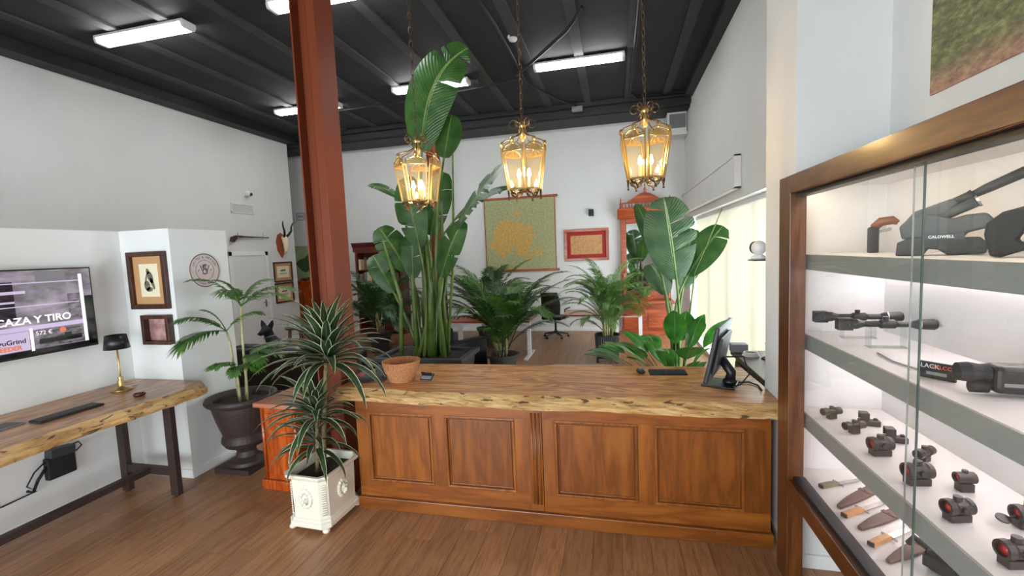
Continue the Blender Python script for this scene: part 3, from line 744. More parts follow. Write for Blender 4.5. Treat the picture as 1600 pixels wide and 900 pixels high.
# ------------------------------------------------------------------ left desk and what stands on it
def slab(name, label, cat, loc, outline_back, front, z0, z1, axis, topmat, edgemat, seed, lean, under=.0):
    """live-edge slab. front: list of points along the natural edge (x,y) ordered; outline_back: remaining corners"""
    rdm = random.Random(seed); t = thing(name, label, cat, loc)
    n = len(front)
    top = [Vector((p[0], p[1], z1)) for p in front]
    poly = top + [Vector((p[0], p[1], z1)) for p in outline_back]
    b = MB(); k = len(poly)
    low = [Vector((p.x, p.y, z0)) for p in poly]
    b.add(poly + low, [tuple(range(k)), tuple(range(k, 2*k))[::-1]] + [(i, i+1, k+i+1, k+i) for i in range(n-1, k-1)] + [(k-1, 0, k, 2*k-1)])
    b.build('top', topmat, t)
    e = MB(); rows = []; q = 6
    for i, p in enumerate(top):
        for j in range(q+1):
            s = j/q
            bul = math.sin(PI*s)*.018 + lean_len(lean)*s
            off = Vector(lean).normalized()*(bul + (rdm.uniform(-.008, .008) if 0 < j else 0))
            rows.append(Vector((p.x, p.y, z1-(z1-z0)*s)) + off + Vector((0, 0, rdm.uniform(-.004, .004) if 0 < j < q else 0)))
    fs = [(i*(q+1)+j, (i+1)*(q+1)+j, (i+1)*(q+1)+j+1, i*(q+1)+j+1) for i in range(n-1) for j in range(q)]
    # close the underside back to the slab
    o = len(rows); rows += [Vector((p.x, p.y, z0)) for p in top]
    fs += [(i*(q+1)+q, (i+1)*(q+1)+q, o+i+1, o+i) for i in range(n-1)]
    fs += [tuple([j for j in range(q+1)] + [o])[::-1], tuple([(n-1)*(q+1)+j for j in range(q+1)] + [o+n-1])]
    e.add(rows, fs); e.build('live_edge', edgemat, t, smooth=False)
    return t
def lean_len(l): return Vector(l).length
rdm = random.Random(8)
front = [(-3.70 + .02*math.sin(i*.55)+rdm.uniform(-.008, .008), 3.2 - i*.11) for i in range(40)]
front = [(-3.78, 3.285)] + front
dk = slab('live_edge_desk', 'long wooden desk with a pale live edge on brown metal legs, left wall', 'desk', (0, 0, 0), [(-4.585, front[-1][1]), (-4.585, 3.285)], front, .885, .97, 'Y', M['slabY'], M['liveY'], 4, (.07, 0, 0))
for y in (3.02, -.7):
    for x in (-3.86, -4.42):
        MB().box(x-.04, x+.04, y-.025, y+.025, .012, .886).build('leg', M['dark_metal'], dk, bevel=.003)
        MB().lathe([(.02, 0), (.02, .012)], 10, (x, y, 0)).build('foot', M['black'], dk)
    MB().box(-4.38, -3.9, y-.02, y+.02, .19, .26).build('cross_bar', M['dark_metal'], dk)
    MB().box(-4.5, -3.8, y-.03, y+.03, .872, .886).build('top_plate', M['dark_metal'], dk)
MB().box(-4.17, -4.11, -.68, 3.0, .2, .25).build('stretcher', M['dark_metal'], dk)
t = thing('table_lamp', 'brass table lamp with a black shade on the left desk', 'lamp', (-4.28, 2.96, .97))
MB().lathe([(.075, 0), (.075, .012), (.06, .022), (.03, .03), (.02, .05), (.028, .075), (.016, .1), (.022, .115), (.008, .13), (.007, .36), (.013, .37), (.007, .385), (.009, .42)], 24).build('stem', M['brass'], t, smooth=True)
MB().lathe([(.092, .375), (.074, .495)], 28, cap=False).build('lamp_shade', M['black'], t, smooth=True, solid=.003)
MB().lathe([(.02, .42), (.03, .45), (.02, .48), (0, .485)], 12).build('bulb', M['white_plastic'], t, smooth=True)
MB().tube([(-.05, .03, .004), (-.1, .09, .004), (-.05, .16, .004), (-.1, .22, .004)], .003, 6).build('cord', M['white_plastic'], t)
t = thing('keyboard', 'dark slim keyboard lying on the left live-edge desk', 'keyboard', (-4.05, 2.42, .97), R(-2))
MB().box(-.065, .065, -.2, .2, 0, .016).build('body', M['black_matte'], t, bevel=.006)
kb = MB()
for i in range(5):
    for j in range(15): kb.box(-.055+i*.022, -.037+i*.022, -.19+j*.0253, -.169+j*.0253, .016, .019)
kb.build('keys', M['black'], t)['kind'] = 'stuff'
t = thing('ashtray', 'small dark red round dish on the left desk', 'dish', (-3.92, 2.84, .97))
MB().lathe([(.03, 0), (.042, .01), (.045, .024), (.038, .026), (.03, .014), (0, .012)], 20).build('bowl', plain('dark_red_glass', (74, 20, 26), .2), t, smooth=True)
MB().lathe([(.018, .012), (.018, .03), (0, .032)], 12).build('knob', plain('dark_red_lacquer', (60, 14, 20), .3), t, smooth=True)
t = thing('tablet', 'grey flat tablet at the left picture edge on the desk', 'tablet', (-4.2, 2.1, .97), R(8))
MB().box(-.08, .08, -.11, .11, 0, .01).build('body', M['grey_plastic'], t, bevel=.004); MB().box(-.07, .07, -.1, .1, .01, .011).build('display', M['black'], t)
# adaptor and socket under the desk
t = thing('power_adaptor', 'black power adaptor box with dangling cables fixed to the wall under the desk', 'adaptor', (-4.6, 2.55, .5))
MB().box(.012, .07, -.02, .17, -.16, .02).build('box', M['black_matte'], t, bevel=.006)
MB().box(.012, .09, -.01, .16, .02, .09, Matrix.Rotation(R(-6), 4, 'X')).build('upper_box', plain('slate_plastic', (54, 62, 66), .5), t, bevel=.006)
MB().tube([(.04, .16, .06), (.04, .22, .07), (.04, .24, .03), (.04, .2, .0), (.04, .16, .01)], .005, 6).build('cable', M['black_matte'], t, smooth=True)
MB().tube([(.04, -.02, .0), (.05, -.1, -.05), (.04, -.15, -.14), (.05, -.1, -.2), (.03, -.3, -.22), (.03, -.42, -.2)], .006, 6).build('cable', M['black_matte'], t, smooth=True)
MB().tube([(.05, -.02, -.04), (.06, -.09, -.12), (.05, -.12, -.2), (.06, -.16, -.17)], .011, 6).build('cable', M['black_matte'], t, smooth=True)
t = thing('wall_socket', 'white wall socket with a black plug at the left edge under the desk', 'socket', (-4.6, 2.13, .31))
MB().box(0, .012, -.08, .08, -.04, .04).build('plate', M['white_plastic'], t, bevel=.004); MB().lathe([(.025, 0), (.022, .035), (0, .036)], 14, m=Matrix.Translation((.012, .03, 0)) @ Matrix.Rotation(PI/2, 4, 'Y')).build('plug', M['black'], t)

# ------------------------------------------------------------------ counter
YF = 3.14
ct = thing('counter_base', 'honey stained wooden counter front with four framed panels', 'counter', (0, 0, 0))
x0, x1 = -2.09, .972
box_part('plinth', M['counterX'], ct, x0-.012, x1+.012, YF-.03, YF+.62, 0, .10, bevel=.006)
box_part('carcass', M['counter'], ct, x0, x1, YF+.03, YF+.6, .10, .905)
panels = [(-1.985, -1.43), (-1.325, -.765), (-.468, .125), (.235, .815)]
pz0, pz1 = .225, .805
box_part('top_rail', M['counterX'], ct, x0, x1, YF, YF+.03, pz1, .905)
box_part('bottom_rail', M['counterX'], ct, x0, x1, YF, YF+.03, .10, pz0)
xs = [x0] + [v for p in panels for v in p] + [x1]
for i in range(0, len(xs), 2):
    if i == 4:
        box_part('stile', M['counter'], ct, xs[i], -.655, YF, YF+.03, pz0, pz1); box_part('stile', M['counter'], ct, -.555, xs[i+1], YF, YF+.03, pz0, pz1)
    else: box_part('stile', M['counter'], ct, xs[i], xs[i+1], YF, YF+.03, pz0, pz1)
box_part('pilaster', M['counter'], ct, -.652, -.558, YF-.012, YF+.03, .105, .9, bevel=.003)
for k in range(3):
    xx = -.633 + k*.028
    MB().tube([(xx, YF-.012, .16), (xx, YF-.012, .86)], .0095, 8).build('reed', M['counter'], ct, smooth=True)
for a, b in panels:
    box_part('panel', M['counter'], ct, a, b, YF+.014, YF+.03, pz0, pz1)
    fr = .022
    for q in ((a, b, pz0, pz0+fr), (a, b, pz1-fr, pz1), (a, a+fr, pz0+fr, pz1-fr), (b-fr, b, pz0+fr, pz1-fr)):
        box_part('moulding', M['counter'], ct, q[0], q[1], YF-.006, YF+.02, q[2], q[3], bevel=.006, segs=3)
    for q in ((a+.03, b-.03, pz0+.03, pz0+.037), (a+.03, b-.03, pz1-.037, pz1-.03), (a+.03, a+.037, pz0+.037, pz1-.037), (b-.037, b-.03, pz0+.037, pz1-.037)):
        box_part('inner_bead', M['counter'], ct, q[0], q[1], YF+.006, YF+.016, q[2], q[3], bevel=.003)
rdm = random.Random(21)
front = [(-2.27 + i*(1.055+2.27)/44, 3.175 - .035*(i/44) + .012*math.sin(i*.5) + .012*math.sin(i*.21+1) + rdm.uniform(-.004, .004)) for i in range(45)]
slab('worktop', 'thick walnut worktop with pale spalted live edge along the counter', 'worktop', (0, 0, 0), [(1.02, 4.06), (-2.27, 3.98)], front, .905, .985, 'X', M['slab'], M['live'], 6, (0, -.085, 0))
ZT = .985
# items on the counter
t = thing('cork_basket', 'round cork bowl with a stepped side on the left of the counter', 'basket', (-1.81, 3.43, ZT+.0006), R(20))
MB().lathe([(.0, 0), (.105, 0), (.115, .03), (.128, .075), (.140, .08), (.163, .175), (.155, .175), (.132, .085), (.118, .078), (.105, .02), (0, .016)], 36, sx=1.0, sy=.92).build('bowl', M['cork'], t, smooth=False)
MB().tube([(-.03, -.02, .06), (.02, .02, .09), (.05, .0, .08), (.07, .03, .1)], .004, 6).build('twig', M['trunk'], t)
t = thing('card_stand', 'small black stand with a pale card beside the cork bowl', 'card stand', (-1.605, 3.45, ZT), R(-8))
mm = Matrix.Rotation(R(-52), 4, 'X')
MB().box(-.055, .055, -.002, .006, 0, .075, mm).build('backing', M['black'], t)
MB().box(-.048, .048, -.004, -.002, .008, .07, mm).build('card', plain('grey_blue_card', (130, 140, 150), .5), t)
MB().box(-.04, .04, -.0055, -.004, .045, .062, mm).build('card_print', M['paper'], t)
MB().box(-.05, .05, .04, .048, 0, .05, Matrix.Rotation(R(25), 4, 'X')).build('prop', M['black'], t)
def tray(label, x, y, z, rz, mt, n):
    t = thing('catalogue', label, 'catalogue', (x, y, z), R(rz), 'dark catalogues stacked at the counter end')
    MB().box(-.10, .10, -.14, .14, 0, n).build('pages', M['black_matte'], t, bevel=.003)
    MB().box(-.102, .102, -.142, .142, n, n+.003).build('cover', M['black'], t)
    if mt: MB().lathe([(.06, 0), (.06, .001), (0, .001)], 14, (0, -.05, n+.003), sy=.6).build('cover_print', mt, t)
tray('lowest dark catalogue in the stack beside the cork bowl', -2.135, 3.46, ZT, -62, None, .022)
tray('black catalogue with a red emblem, second in the stack beside the bowl', -2.14, 3.42, ZT+.0255, -66, plain('red_print', (176, 72, 48), .5), .02)
tray('dark catalogue lying at the rear of the counter by the column', -2.09, 3.76, ZT, -58, plain('olive_print', (120, 112, 80), .5), .03)
t = thing('keyboard', 'black slim keyboard beside the mouse on the counter', 'keyboard', (.40, 3.82, ZT), R(3))
MB().prism([(-.06, 0), (.06, 0), (.06, .018), (-.06, .01)], -.15, .15, 'X').build('body', M['black'], t, bevel=.003)
kb = MB()
for i in range(5):
    for j in range(14): kb.box(-.142+j*.0204, -.125+j*.0204, -.052+i*.021, -.035+i*.021, .012+i*.0014, .017+i*.0014)
kb.build('keys', M['black_matte'], t)['kind'] = 'stuff'
t = thing('computer_mouse', 'black computer mouse with a glossy top on the counter', 'mouse', (.185, 3.80, ZT), R(25))
MB().ball((0, 0, .0225), (.032, .055, .022), 16, 8).build('body', M['black'], t, smooth=True)
MB().ball((0, .012, .037), (.018, .03, .01), 12, 6).build('top_shell', M['grey_plastic'], t, smooth=True)
# monitor, seen nearly edge on
t = thing('monitor', 'black computer monitor seen from its edge, on a tilting stand', 'monitor', (.70, 3.58, ZT), R(-112))
tl = Matrix.Translation((0, 0, .06)) @ Matrix.Rotation(R(-12), 4, 'X')
MB().box(-.26, .26, -.014, .014, 0, .42, tl).build('panel', M['black'], t, bevel=.006)
MB().box(-.252, .252, -.0155, -.014, .012, .41, tl).build('display', screen_mat('monitor_display', (40, 42, 46), .2), t)
MB().box(-.2, .2, .014, .04, .06, .34, tl).build('rear_bulge', plain('charcoal_case', (66, 66, 68), .45), t, bevel=.012)
MB().tube([(0, .06, .2), (0, .13, .1), (0, .12, .03)], [.035, .035, .04], 10).build('stand_arm', M['black'], t, smooth=True)
MB().box(-.12, .12, -.06, .17, 0, .014).build('stand_base', M['black'], t, bevel=.006)
MB().tube([(.03, .1, .22), (.06, .22, .24), (.08, .26, .12), (.05, .2, .03), (.1, .16, .02)], .006, 6).build('cable', M['black_matte'], t, smooth=True)
MB().ball((0, .12, .03), (.05, .05, .03)).build('hinge', M['black'], t, smooth=True)
MB().tube([t.matrix_basis.inverted() @ Vector(p) for p in ((.80, 3.62, ZT+.03), (.88, 3.58, ZT+.008), (.96, 3.6, ZT+.008), (1.0, 3.52, ZT+.008), (.99, 3.4, ZT+.008))], .006, 6).build('power_cord', M['black_matte'], t, smooth=True)

# ------------------------------------------------------------------ brass lanterns
def lantern(label, x, y, z, rz):
    t = thing('lantern', label, 'lantern', (x, y, z), rz, 'brass lanterns hanging over the counter')
    rt, rb, hh = .182, .135, .28
    for k in range(6):
        a = 2*PI*k/6
        n = Vector((math.cos(a), math.sin(a), 0)); s = Vector((-math.sin(a), math.cos(a), 0))
        wt, wb = rt*.44, rb*.44                     # half widths
        P = lambda u, v: n*(rb+(rt-rb)*v)*.92 + s*u*(wb+(wt-wb)*v) + Vector((0, 0, hh*v))
        fr = MB()
        for path in (((-1, 0), (1, 0)), ((-1, 1), (1, 1)), ((-1, 0), (-1, 1)), ((1, 0), (1, 1))):
            fr.tube([P(*path[0]), P(*path[1])], .0085, 4)
        f = fr.build('panel_frame', M['gold'], t)
        g = MB(); g.add([P(-.95, .02), P(.95, .02), P(.95, .98), P(-.95, .98)], [(0, 1, 2, 3)]); g.build('glass_pane', M['amber'], f)
        # crest over the panel
        cr = MB(); c = P(0, 1)
        arc = [c + s*(wt*.95*math.cos(PI*i/10)) + Vector((0, 0, .05*math.sin(PI*i/10)))*1.1 for i in range(11)]
        cr.tube(arc, .006, 5)
        for q in (-.55, 0, .55): cr.tube([c + s*wt*q, c + s*wt*q*.5 + Vector((0, 0, .05*(1-abs(q)*.4)))], .005, 4)
        cr.ball(c + Vector((0, 0, .07)), (.016, .016, .026), 8, 6)
        cr.add([arc[1], arc[5] - Vector((0, 0, .012)), arc[9], c], [(0, 1, 2, 3)])
        for q in (-1, 1): cr.tube([P(q, 1), P(q, 1)+Vector((0, 0, .025)), P(q, 1)+Vector((0, 0, .045))], [.008, .006, .001], 5)
        cr.build('crest', M['gold'], t)
        # pendant under the panel
        pd = MB(); c = P(0, 0)
        for q in (-1, 1):
            pd.tube([c + s*wb*q*.9, c + s*wb*q*.65 + Vector((0, 0, -.028)), c + s*wb*q*.2 + Vector((0, 0, -.035)), c + Vector((0, 0, -.062))], [.007, .008, .007, .004], 5)
            pd.tube(spiral(c + s*wb*q*.45 + Vector((0, 0, -.014)), s, Vector((0, 0, 1)), .014, .003, 0, q*7, 10), .0035, 4)
        pd.ball(c + Vector((0, 0, -.066)), .009, 8, 6)
        pd.build('pendant', M['bronze'], t)
        # S arm to the hub
        ar = MB(); p0 = P(0, 1) + Vector((0, 0, .06))
        ar.tube([p0, p0*0.9 + Vector((0, 0, .07)), Vector((n.x*.075, n.y*.075, hh+.12)), Vector((n.x*.03, n.y*.03, hh+.15)), Vector((n.x*.022, n.y*.022, hh+.19))], .0048, 5)
        if True:
            ar.tube([Vector((n.x*.02, n.y*.02, hh+.19))] + spiral(Vector((n.x*.07, n.y*.07, hh+.215)), n, Vector((0, 0, 1)), .045, .012, PI, PI-7.5, 18), .0042, 5)
        ar.build('scroll_arm', M['bronze'], t)
    MB().lathe([(.012, .09), (.02, .11), (.03, .13), (.03, .17), (.02, .185), (.028, .2), (.03, .215), (.014, .235), (.006, .245), (.0, .246)], 14, (0, 0, hh)).build('hub', M['gold'], t, smooth=True)
    MB().tube([(0, 0, -.01), (0, 0, hh+.12)], .006, 6).build('stem', M['gold'], t)
    MB().lathe([(.0, -.02), (.03, -.012), (.05, 0), (.05, .006), (0, .006)], 14).build('candle_plate', M['gold'], t, smooth=True)
    MB().torus((0, 0, 0), rb*.98, .007, 6, 6).build('bottom_ring', M['gold'], t)
    for k in range(3):
        a = 2*PI*k/3+.5; c = (.045*math.cos(a), .045*math.sin(a), 0)
        cd = MB().lathe([(.011, .006), (.011, .10)], 10, c).build('candle', M['paper'], t)
        MB().lathe([(.006, .10), (.015, .118), (.013, .14), (.004, .168), (0, .17)], 10, c).build('bulb', M['bulb'], cd, smooth=True)
    # chain up to the ceiling
    ch = MB(); zz = hh+.235; i = 0; top = ZC - .04 - z
    while zz < top:
        m_ = Matrix.Rotation(PI/2*(i % 2), 4, 'Z') @ Matrix.Rotation(PI/2, 4, 'X')
        ch.torus((0, 0, zz+.03), .02, .0035, 10, 5, m=m_, sx=.6, sy=1.6)
        zz += .054; i += 1
    ch.build('chain', M['bronze'], t)
    MB().lathe([(.0, -.05), (.02, -.045), (.05, -.01), (.05, .0)], 16, (0, 0, ZC-z-.001)).build('ceiling_rose', M['bronze'], t, smooth=True)
    l = bpy.data.lights.new('added_lantern_glow', 'POINT'); l.energy = 3; l.color = (1, .82, .58); l.shadow_soft_size = .03  # hidden point light added to the bulbs for the lantern's glow
    lo = bpy.data.objects.new('added_lantern_glow', l); COL.objects.link(lo); lo.parent = t; lo.location = (0, 0, .2)
lantern('left hanging brass lantern, in front of the tall paddle-leaf plant', -1.56, 3.45, 2.49, R(-70))
lantern('middle hanging brass lantern, in front of the wall map', -.677, 3.45, 2.52, R(-108))
lantern('right hanging brass lantern, above the carved mirror cabinet', .227, 3.45, 2.535, R(-60))

# ------------------------------------------------------------------ cream planter with dracaena
t = thing('potted_dracaena', 'striped-leaf dracaena in a cream lion-head planter beside the counter', 'potted plant', (-2.30, 2.965, 0), R(-3))
hx, hy = .175, .215
def octo(hx, hy, c): return [(-hx+c, -hy), (hx-c, -hy), (hx, -hy+c), (hx, hy-c), (hx-c, hy), (-hx+c, hy), (-hx, hy-c), (-hx, -hy+c)]
def loft(rings, name, mat, parent, cap=(True, True), **k):
    b = MB(); n = len(rings[0][0]); vs = []
    for poly, z in rings: vs += [Vector((p[0], p[1], z)) for p in poly]
    fs = [(i*n+j, i*n+(j+1) % n, (i+1)*n+(j+1) % n, (i+1)*n+j) for i in range(len(rings)-1) for j in range(n)]
    if cap[0]: fs.append(tuple(range(n))[::-1])
    if cap[1]: fs.append(tuple(range((len(rings)-1)*n, len(rings)*n)))
    b.add(vs, fs); return b.build(name, mat, parent, **k)
def ring(d, z, c=.05): return (octo(hx+d, hy+d, c), z)
loft([ring(-.005, .035), ring(.012, .04), ring(.012, .075), ring(.0, .085), ring(.0, .095), ring(-.012, .105), ring(-.006, .40), ring(.012, .412), ring(.022, .43), ring(.022, .445), ring(-.002, .445), ring(-.016, .33)], 'planter', M['white_ceramic'], t, cap=(True, True), bevel=.003)
loft([ring(-.015, .34), ring(-.015, .385)], 'soil', M['soil'], t)
for sx_ in (-1, 1):
    for sy_ in (-1, 1): MB().ball((sx_*.15, sy_*.19, .02), (.03, .03, .021), 12, 6).build('foot', M['white_ceramic'], t, smooth=True)
for c, n_, u in (((0, -hy+.006, .26), (0, -1, 0), (1, 0, 0)), ((hx-.006, 0, .26), (1, 0, 0), (0, 1, 0))):
    m = frame_m(c, u, (0, 0, 1)); b = MB()
    b.ball(m @ Vector((0, 0, 0)), (.03, .03, .04)); 
    for k in range(14):
        a = 2*PI*k/14; p = m @ Vector((.046*math.cos(a), .06*math.sin(a), .0)); b.ball(p, (.017, .017, .02), 8, 5)
    b.ball(m @ Vector((0, -.012, .03)), (.014, .014, .02), 8, 6)
    for s in (-1, 1): b.ball(m @ Vector((s*.014, .012, .026)), .008, 8, 5); b.ball(m @ Vector((s*.012, -.03, .024)), .012, 8, 5)
    b.build('lion_relief', M['white_ceramic'], t, smooth=True)
for sx_ in (-1, 1):
    b = MB()
    for k in range(14):
        z = .125+k*.018; b.box(-.014, .014, -.004, .006, z, z+.010, Matrix.Translation((sx_*(hx-.028), -hy+.026, 0)) @ Matrix.Rotation(sx_*PI/4, 4, 'Z'))
    b.build('corner_bead', M['white_ceramic'], t)
def cane(pts, r): MB().tube(pts, r, 8).build('cane', M['trunk'], t, smooth=True)
cane([(0, 0, .37), (.03, .02, .8), (.11, 0, 1.28)], [.022, .02, .016]); cane([(-.03, -.03, .37), (0, -.04, .6), (.0, -.03, .85)], [.018, .016, .014]); cane([(-.03, .04, .37), (-.05, .03, .6)], [.016, .014])
rdm = random.Random(5)
def rosette(c, n, L, Wd, e0, e1, seed, dr=1.2):
    rr = random.Random(seed)
    for i in range(n):
        s = i/n; az = i*2.399+rr.uniform(-.2, .2); e = e1+(e0-e1)*(1-s)+rr.uniform(-.12, .12)
        b = MB(); z = c[2]-.09+s*.14; ll = L*rr.uniform(.8, 1.1)*(1-.25*s)
        if math.sin(az) > .05: ll = min(ll, (.30 if c[2] > 1.2 else .17)/(math.sin(az)*max(.25, math.cos(e-.35))))
        if ll < .12: continue
        blade(b, (c[0]+.012*math.cos(az), c[1]+.012*math.sin(az), z), az, e, ll, Wd, dr*(1.1-.6*s), 8, fold=.28)
        b.build('leaf', M['drac'], t, smooth=True)
rosette((.12, 0, 1.33), 70, .62, .082, .05, 1.35, 1, 1.5)
rosette((.0, -.03, .88), 44, .48, .064, .0, 1.2, 2, 1.7)
rosette((-.05, .0, .64), 30, .42, .055, -.1, 1.0, 3, 1.8)

# ------------------------------------------------------------------ orange pedestal cabinet
t = thing('pedestal_cabinet', 'small orange varnished wooden cabinet behind the cream planter', 'cabinet', (-2.93, 3.50, 0), R(-3))
box_part('plinth', M['orange_wood'], t, -.22, .22, -.27, .22, 0, .09, bevel=.008)
box_part('body', M['orange_wood'], t, -.19, .19, -.24, .2, .09, .76)
MB().box(-.15, .15, -.252, -.24, .14, .5).build('door', M['orange_wood'], t, bevel=.01)
dw = MB().box(-.15, .15, -.252, -.24, .55, .7).build('drawer', M['orange_wood'], t, bevel=.006)
MB().tube([(-.05, -.255, .63), (-.03, -.275, .62), (.03, -.275, .62), (.05, -.255, .63)], .005, 6).build('handle', M['brass'], dw)
for s in (-1, 1): MB().tube([(s*.175, -.245, .1), (s*.175, -.245, .75)], .015, 8).build('corner_reed', M['orange_wood'], t, smooth=True)
box_part('top', plain('pinkish_marble_top', (176, 112, 84), .35, var=.15, vscale=8), t, -.235, .235, -.285, .235, .76, .8, bevel=.008)

# ------------------------------------------------------------------ urn with palm
t = thing('potted_palm', 'slender palm in a dark brown classical urn beside the white pillar', 'potted plant', (-3.68, 3.62, 0))
MB().box(-.2, .2, -.2, .2, 0, .05).lathe([(.17, .05), (.16, .08), (.10, .12), (.085, .17), (.10, .2), (.18, .24), (.21, .29), (.2, .34), (.19, .36), (.235, .5), (.265, .62), (.27, .66), (.31, .68), (.325, .705), (.315, .73), (.28, .735), (.25, .70), (.24, .64)], 32).build('urn', M['urn'], t, smooth=False)
MB().lathe([(.245, .66), (0, .67)], 24).build('soil', M['soil'], t)
stems = [((-.03, .0, .66), (-.06, -.02, 1.25), (-.09, -.02, 1.38)), ((.05, .02, .66), (.05, .02, 1.3), (.06, .03, 1.62)), ((.0, .05, .66), (.02, .06, 1.0), (.04, .07, 1.1)), ((.02, -.04, .66), (.0, -.03, .95), (.0, -.03, 1.02))]
for s in stems: MB().tube(s, [.013, .011, .009], 7).build('stem', M['bamboo'], t, smooth=True)
k = 0
for s, fr in ((stems[0], ((240, 25, .6), (230, 60, .42), (262, 40, .55), (20, 50, .4), (265, 15, .5))), (stems[1], ((235, 62, .5), (60, 65, .4), (10, 40, .6), (300, 45, .5), (75, 30, .5), (240, 80, .35))), (stems[2], ((5, 30, .38), (40, 40, .35), (330, 25, .36), (85, 30, .3))), (stems[3], ((255, 30, .3), (350, 25, .32), (280, 40, .3), (310, 20, .25)))):
    for az, el, L in fr:
        frond('frond', M['palm'] if k % 3 else M['palm_light'], t, s[-1], R(az), R(el), L, R(70), 15, min(.24, L*.5), .026, .2, .85, .5, seed=k, r=.004); k += 1

# ------------------------------------------------------------------ back of the room: wall hangings
M['map_paper'] = None
def map_mat():
    m, nt, b = new_mat('old_map_print'); N = nt.nodes.new; L = nt.links.new
    tc = N('ShaderNodeTexCoord'); n = N('ShaderNodeTexNoise'); n.inputs['Scale'].default_value = 22; n.inputs['Detail'].default_value = 8; n.inputs['Roughness'].default_value = .7
    L(tc.outputs['Object'], n.inputs['Vector'])
    # land mass near the upper left, broken coast line
    sp = N('ShaderNodeVectorMath'); sp.operation = 'SUBTRACT'; L(tc.outputs['Object'], sp.inputs[0]); sp.inputs[1].default_value = (-.12, 0, -.12)
    sc = N('ShaderNodeVectorMath'); sc.operation = 'MULTIPLY'; L(sp.outputs[0], sc.inputs[0]); sc.inputs[1].default_value = (1.25, 0, 1.35)
    ln = N('ShaderNodeVectorMath'); ln.operation = 'LENGTH'; L(sc.outputs[0], ln.inputs[0])
    n2 = N('ShaderNodeTexNoise'); n2.inputs['Scale'].default_value = 2.6; n2.inputs['Detail'].default_value = 6; L(tc.outputs['Object'], n2.inputs['Vector'])
    ad = N('ShaderNodeMath'); ad.operation = 'MULTIPLY_ADD'; L(n2.outputs['Fac'], ad.inputs[0]); ad.inputs[1].default_value = 2.6; L(ln.outputs[1], ad.inputs[2])
    r = N('ShaderNodeValToRGB'); r.color_ramp.elements[0].position = .44*2.35; r.color_ramp.elements[1].position = .46*2.35
    r.color_ramp.elements[0].position = .98; r.color_ramp.elements[1].position = 1.0
    lt = N('ShaderNodeMath'); lt.operation = 'LESS_THAN'; L(ad.outputs[0], lt.inputs[0]); lt.inputs[1].default_value = 1.95
    sea = N('ShaderNodeValToRGB'); sea.color_ramp.elements[0].color = lin((138, 142, 98)); sea.color_ramp.elements[1].color = lin((176, 176, 130)); sea.color_ramp.elements[0].position = .35; sea.color_ramp.elements[1].position = .65
    land = N('ShaderNodeValToRGB'); land.color_ramp.elements[0].color = lin((176, 134, 62)); land.color_ramp.elements[1].color = lin((206, 172, 98)); land.color_ramp.elements[0].position = .35; land.color_ramp.elements[1].position = .65
    L(n.outputs['Fac'], sea.inputs[0]); L(n.outputs['Fac'], land.inputs[0])
    mx = N('ShaderNodeMix'); mx.data_type = 'RGBA'; L(lt.outputs[0], mx.inputs[0]); L(sea.outputs[0], mx.inputs[6]); L(land.outputs[0], mx.inputs[7])
    L(mx.outputs[2], b.inputs['Base Color']); b.inputs['Roughness'].default_value = .6; return m
t = thing('wall_map', 'large old green and ochre wall map hung from wooden rods on the back wall', 'map', (-2.335, YB-.03, 2.47))
MB().box(-.9, .9, -.004, .004, -.9, .9).build('sheet', map_mat(), t)
for z in (-.91, .91): MB().box(-.98, .98, -.02, .02, z-.03, z+.03).build('rod', M['red_wood'], t, bevel=.01)
for s in (-1, 1): MB().box(s*.9-.012, s*.9+.012, -.006, .006, -.88, .88).build('border_tape', M['red_wood'], t)
t = picture('framed_parchment', 'wide gilt frame with red mat around a brown parchment on the back wall', (-.69, YB-.001, 2.135), (1, 0, 0), 1.08, .78, .07, M['red_wood'], plain('red_mat_board', (150, 26, 22), .7), .16, plain('parchment', (186, 140, 92), .7, var=.2, vscale=16), depth=.04)
t = thing('wall_speaker', 'small black cube speaker above the red matted frame', 'speaker', (-.55, YB, 2.9))
MB().box(-.06, .06, -.13, -.02, -.08, .08).build('cabinet', M['black'], t, bevel=.008); MB().box(-.02, .02, -.03, 0, -.02, .02).build('bracket', M['black'], t); MB().lathe([(.045, 0), (.045, .004), (0, .004)], 16, m=Matrix.Translation((0, -.13, 0)) @ Matrix.Rotation(PI/2, 4, 'X')).build('cone', M['black_matte'], t)
t = thing('air_duct', 'white boxed air duct with grille high in the rear right corner', 'duct', (1.38, YB-.25, 4.72))
MB().box(-.2, .2, -.2, .25, -.2, .24).build('box', M['wall'], t, bevel=.006); MB().box(-.16, .18, -.212, -.2, -.12, .18).build('grille', M['grey_plastic'], t); MB().box(-.2, .21, -.23, .25, -.27, -.2).build('lower_ledge', M['wall'], t, bevel=.006)
# green painting and brown cabinet in the recess
t = thing('painting', 'unframed green landscape painting standing on the brown recess cabinet', 'painting', (-8.6, YB-.08, 1.5))
MB().box(-.42, .42, 0, .04, 0, .95).build('canvas', plain('canvas_pale_green', (150, 168, 128), .7, var=.25, vscale=3), t)
MB().prism([(-.1, .25), (.0, .2), (.36, .3), (.42, .72), (.2, .78), (.05, .62), (-.18, .55), (-.3, .45)], -.006, 0, 'Y').build('painted_tree', plain('canvas_dark_green', (62, 84, 52), .7, var=.3, vscale=10), t)
t = thing('recess_cabinet', 'tall plain orange-brown cabinet in the recess behind the column', 'cabinet', (-8.4, YB-.32, 0))
box_part('body', M['orange_wood'], t, -.65, .65, -.2, .28, .02, 1.44); box_part('top', M['orange_wood'], t, -.67, .67, -.22, .29, 1.44, 1.48, bevel=.005)
for s in (-1, 1): d_ = box_part('door', M['orange_wood'], t, min(0, s*.64)+.005, max(0, s*.64)-.005, -.215, -.2, .06, 1.42, bevel=.004); MB().ball((s*.05, -.225, .8), .012).build('knob', M['brass'], d_)
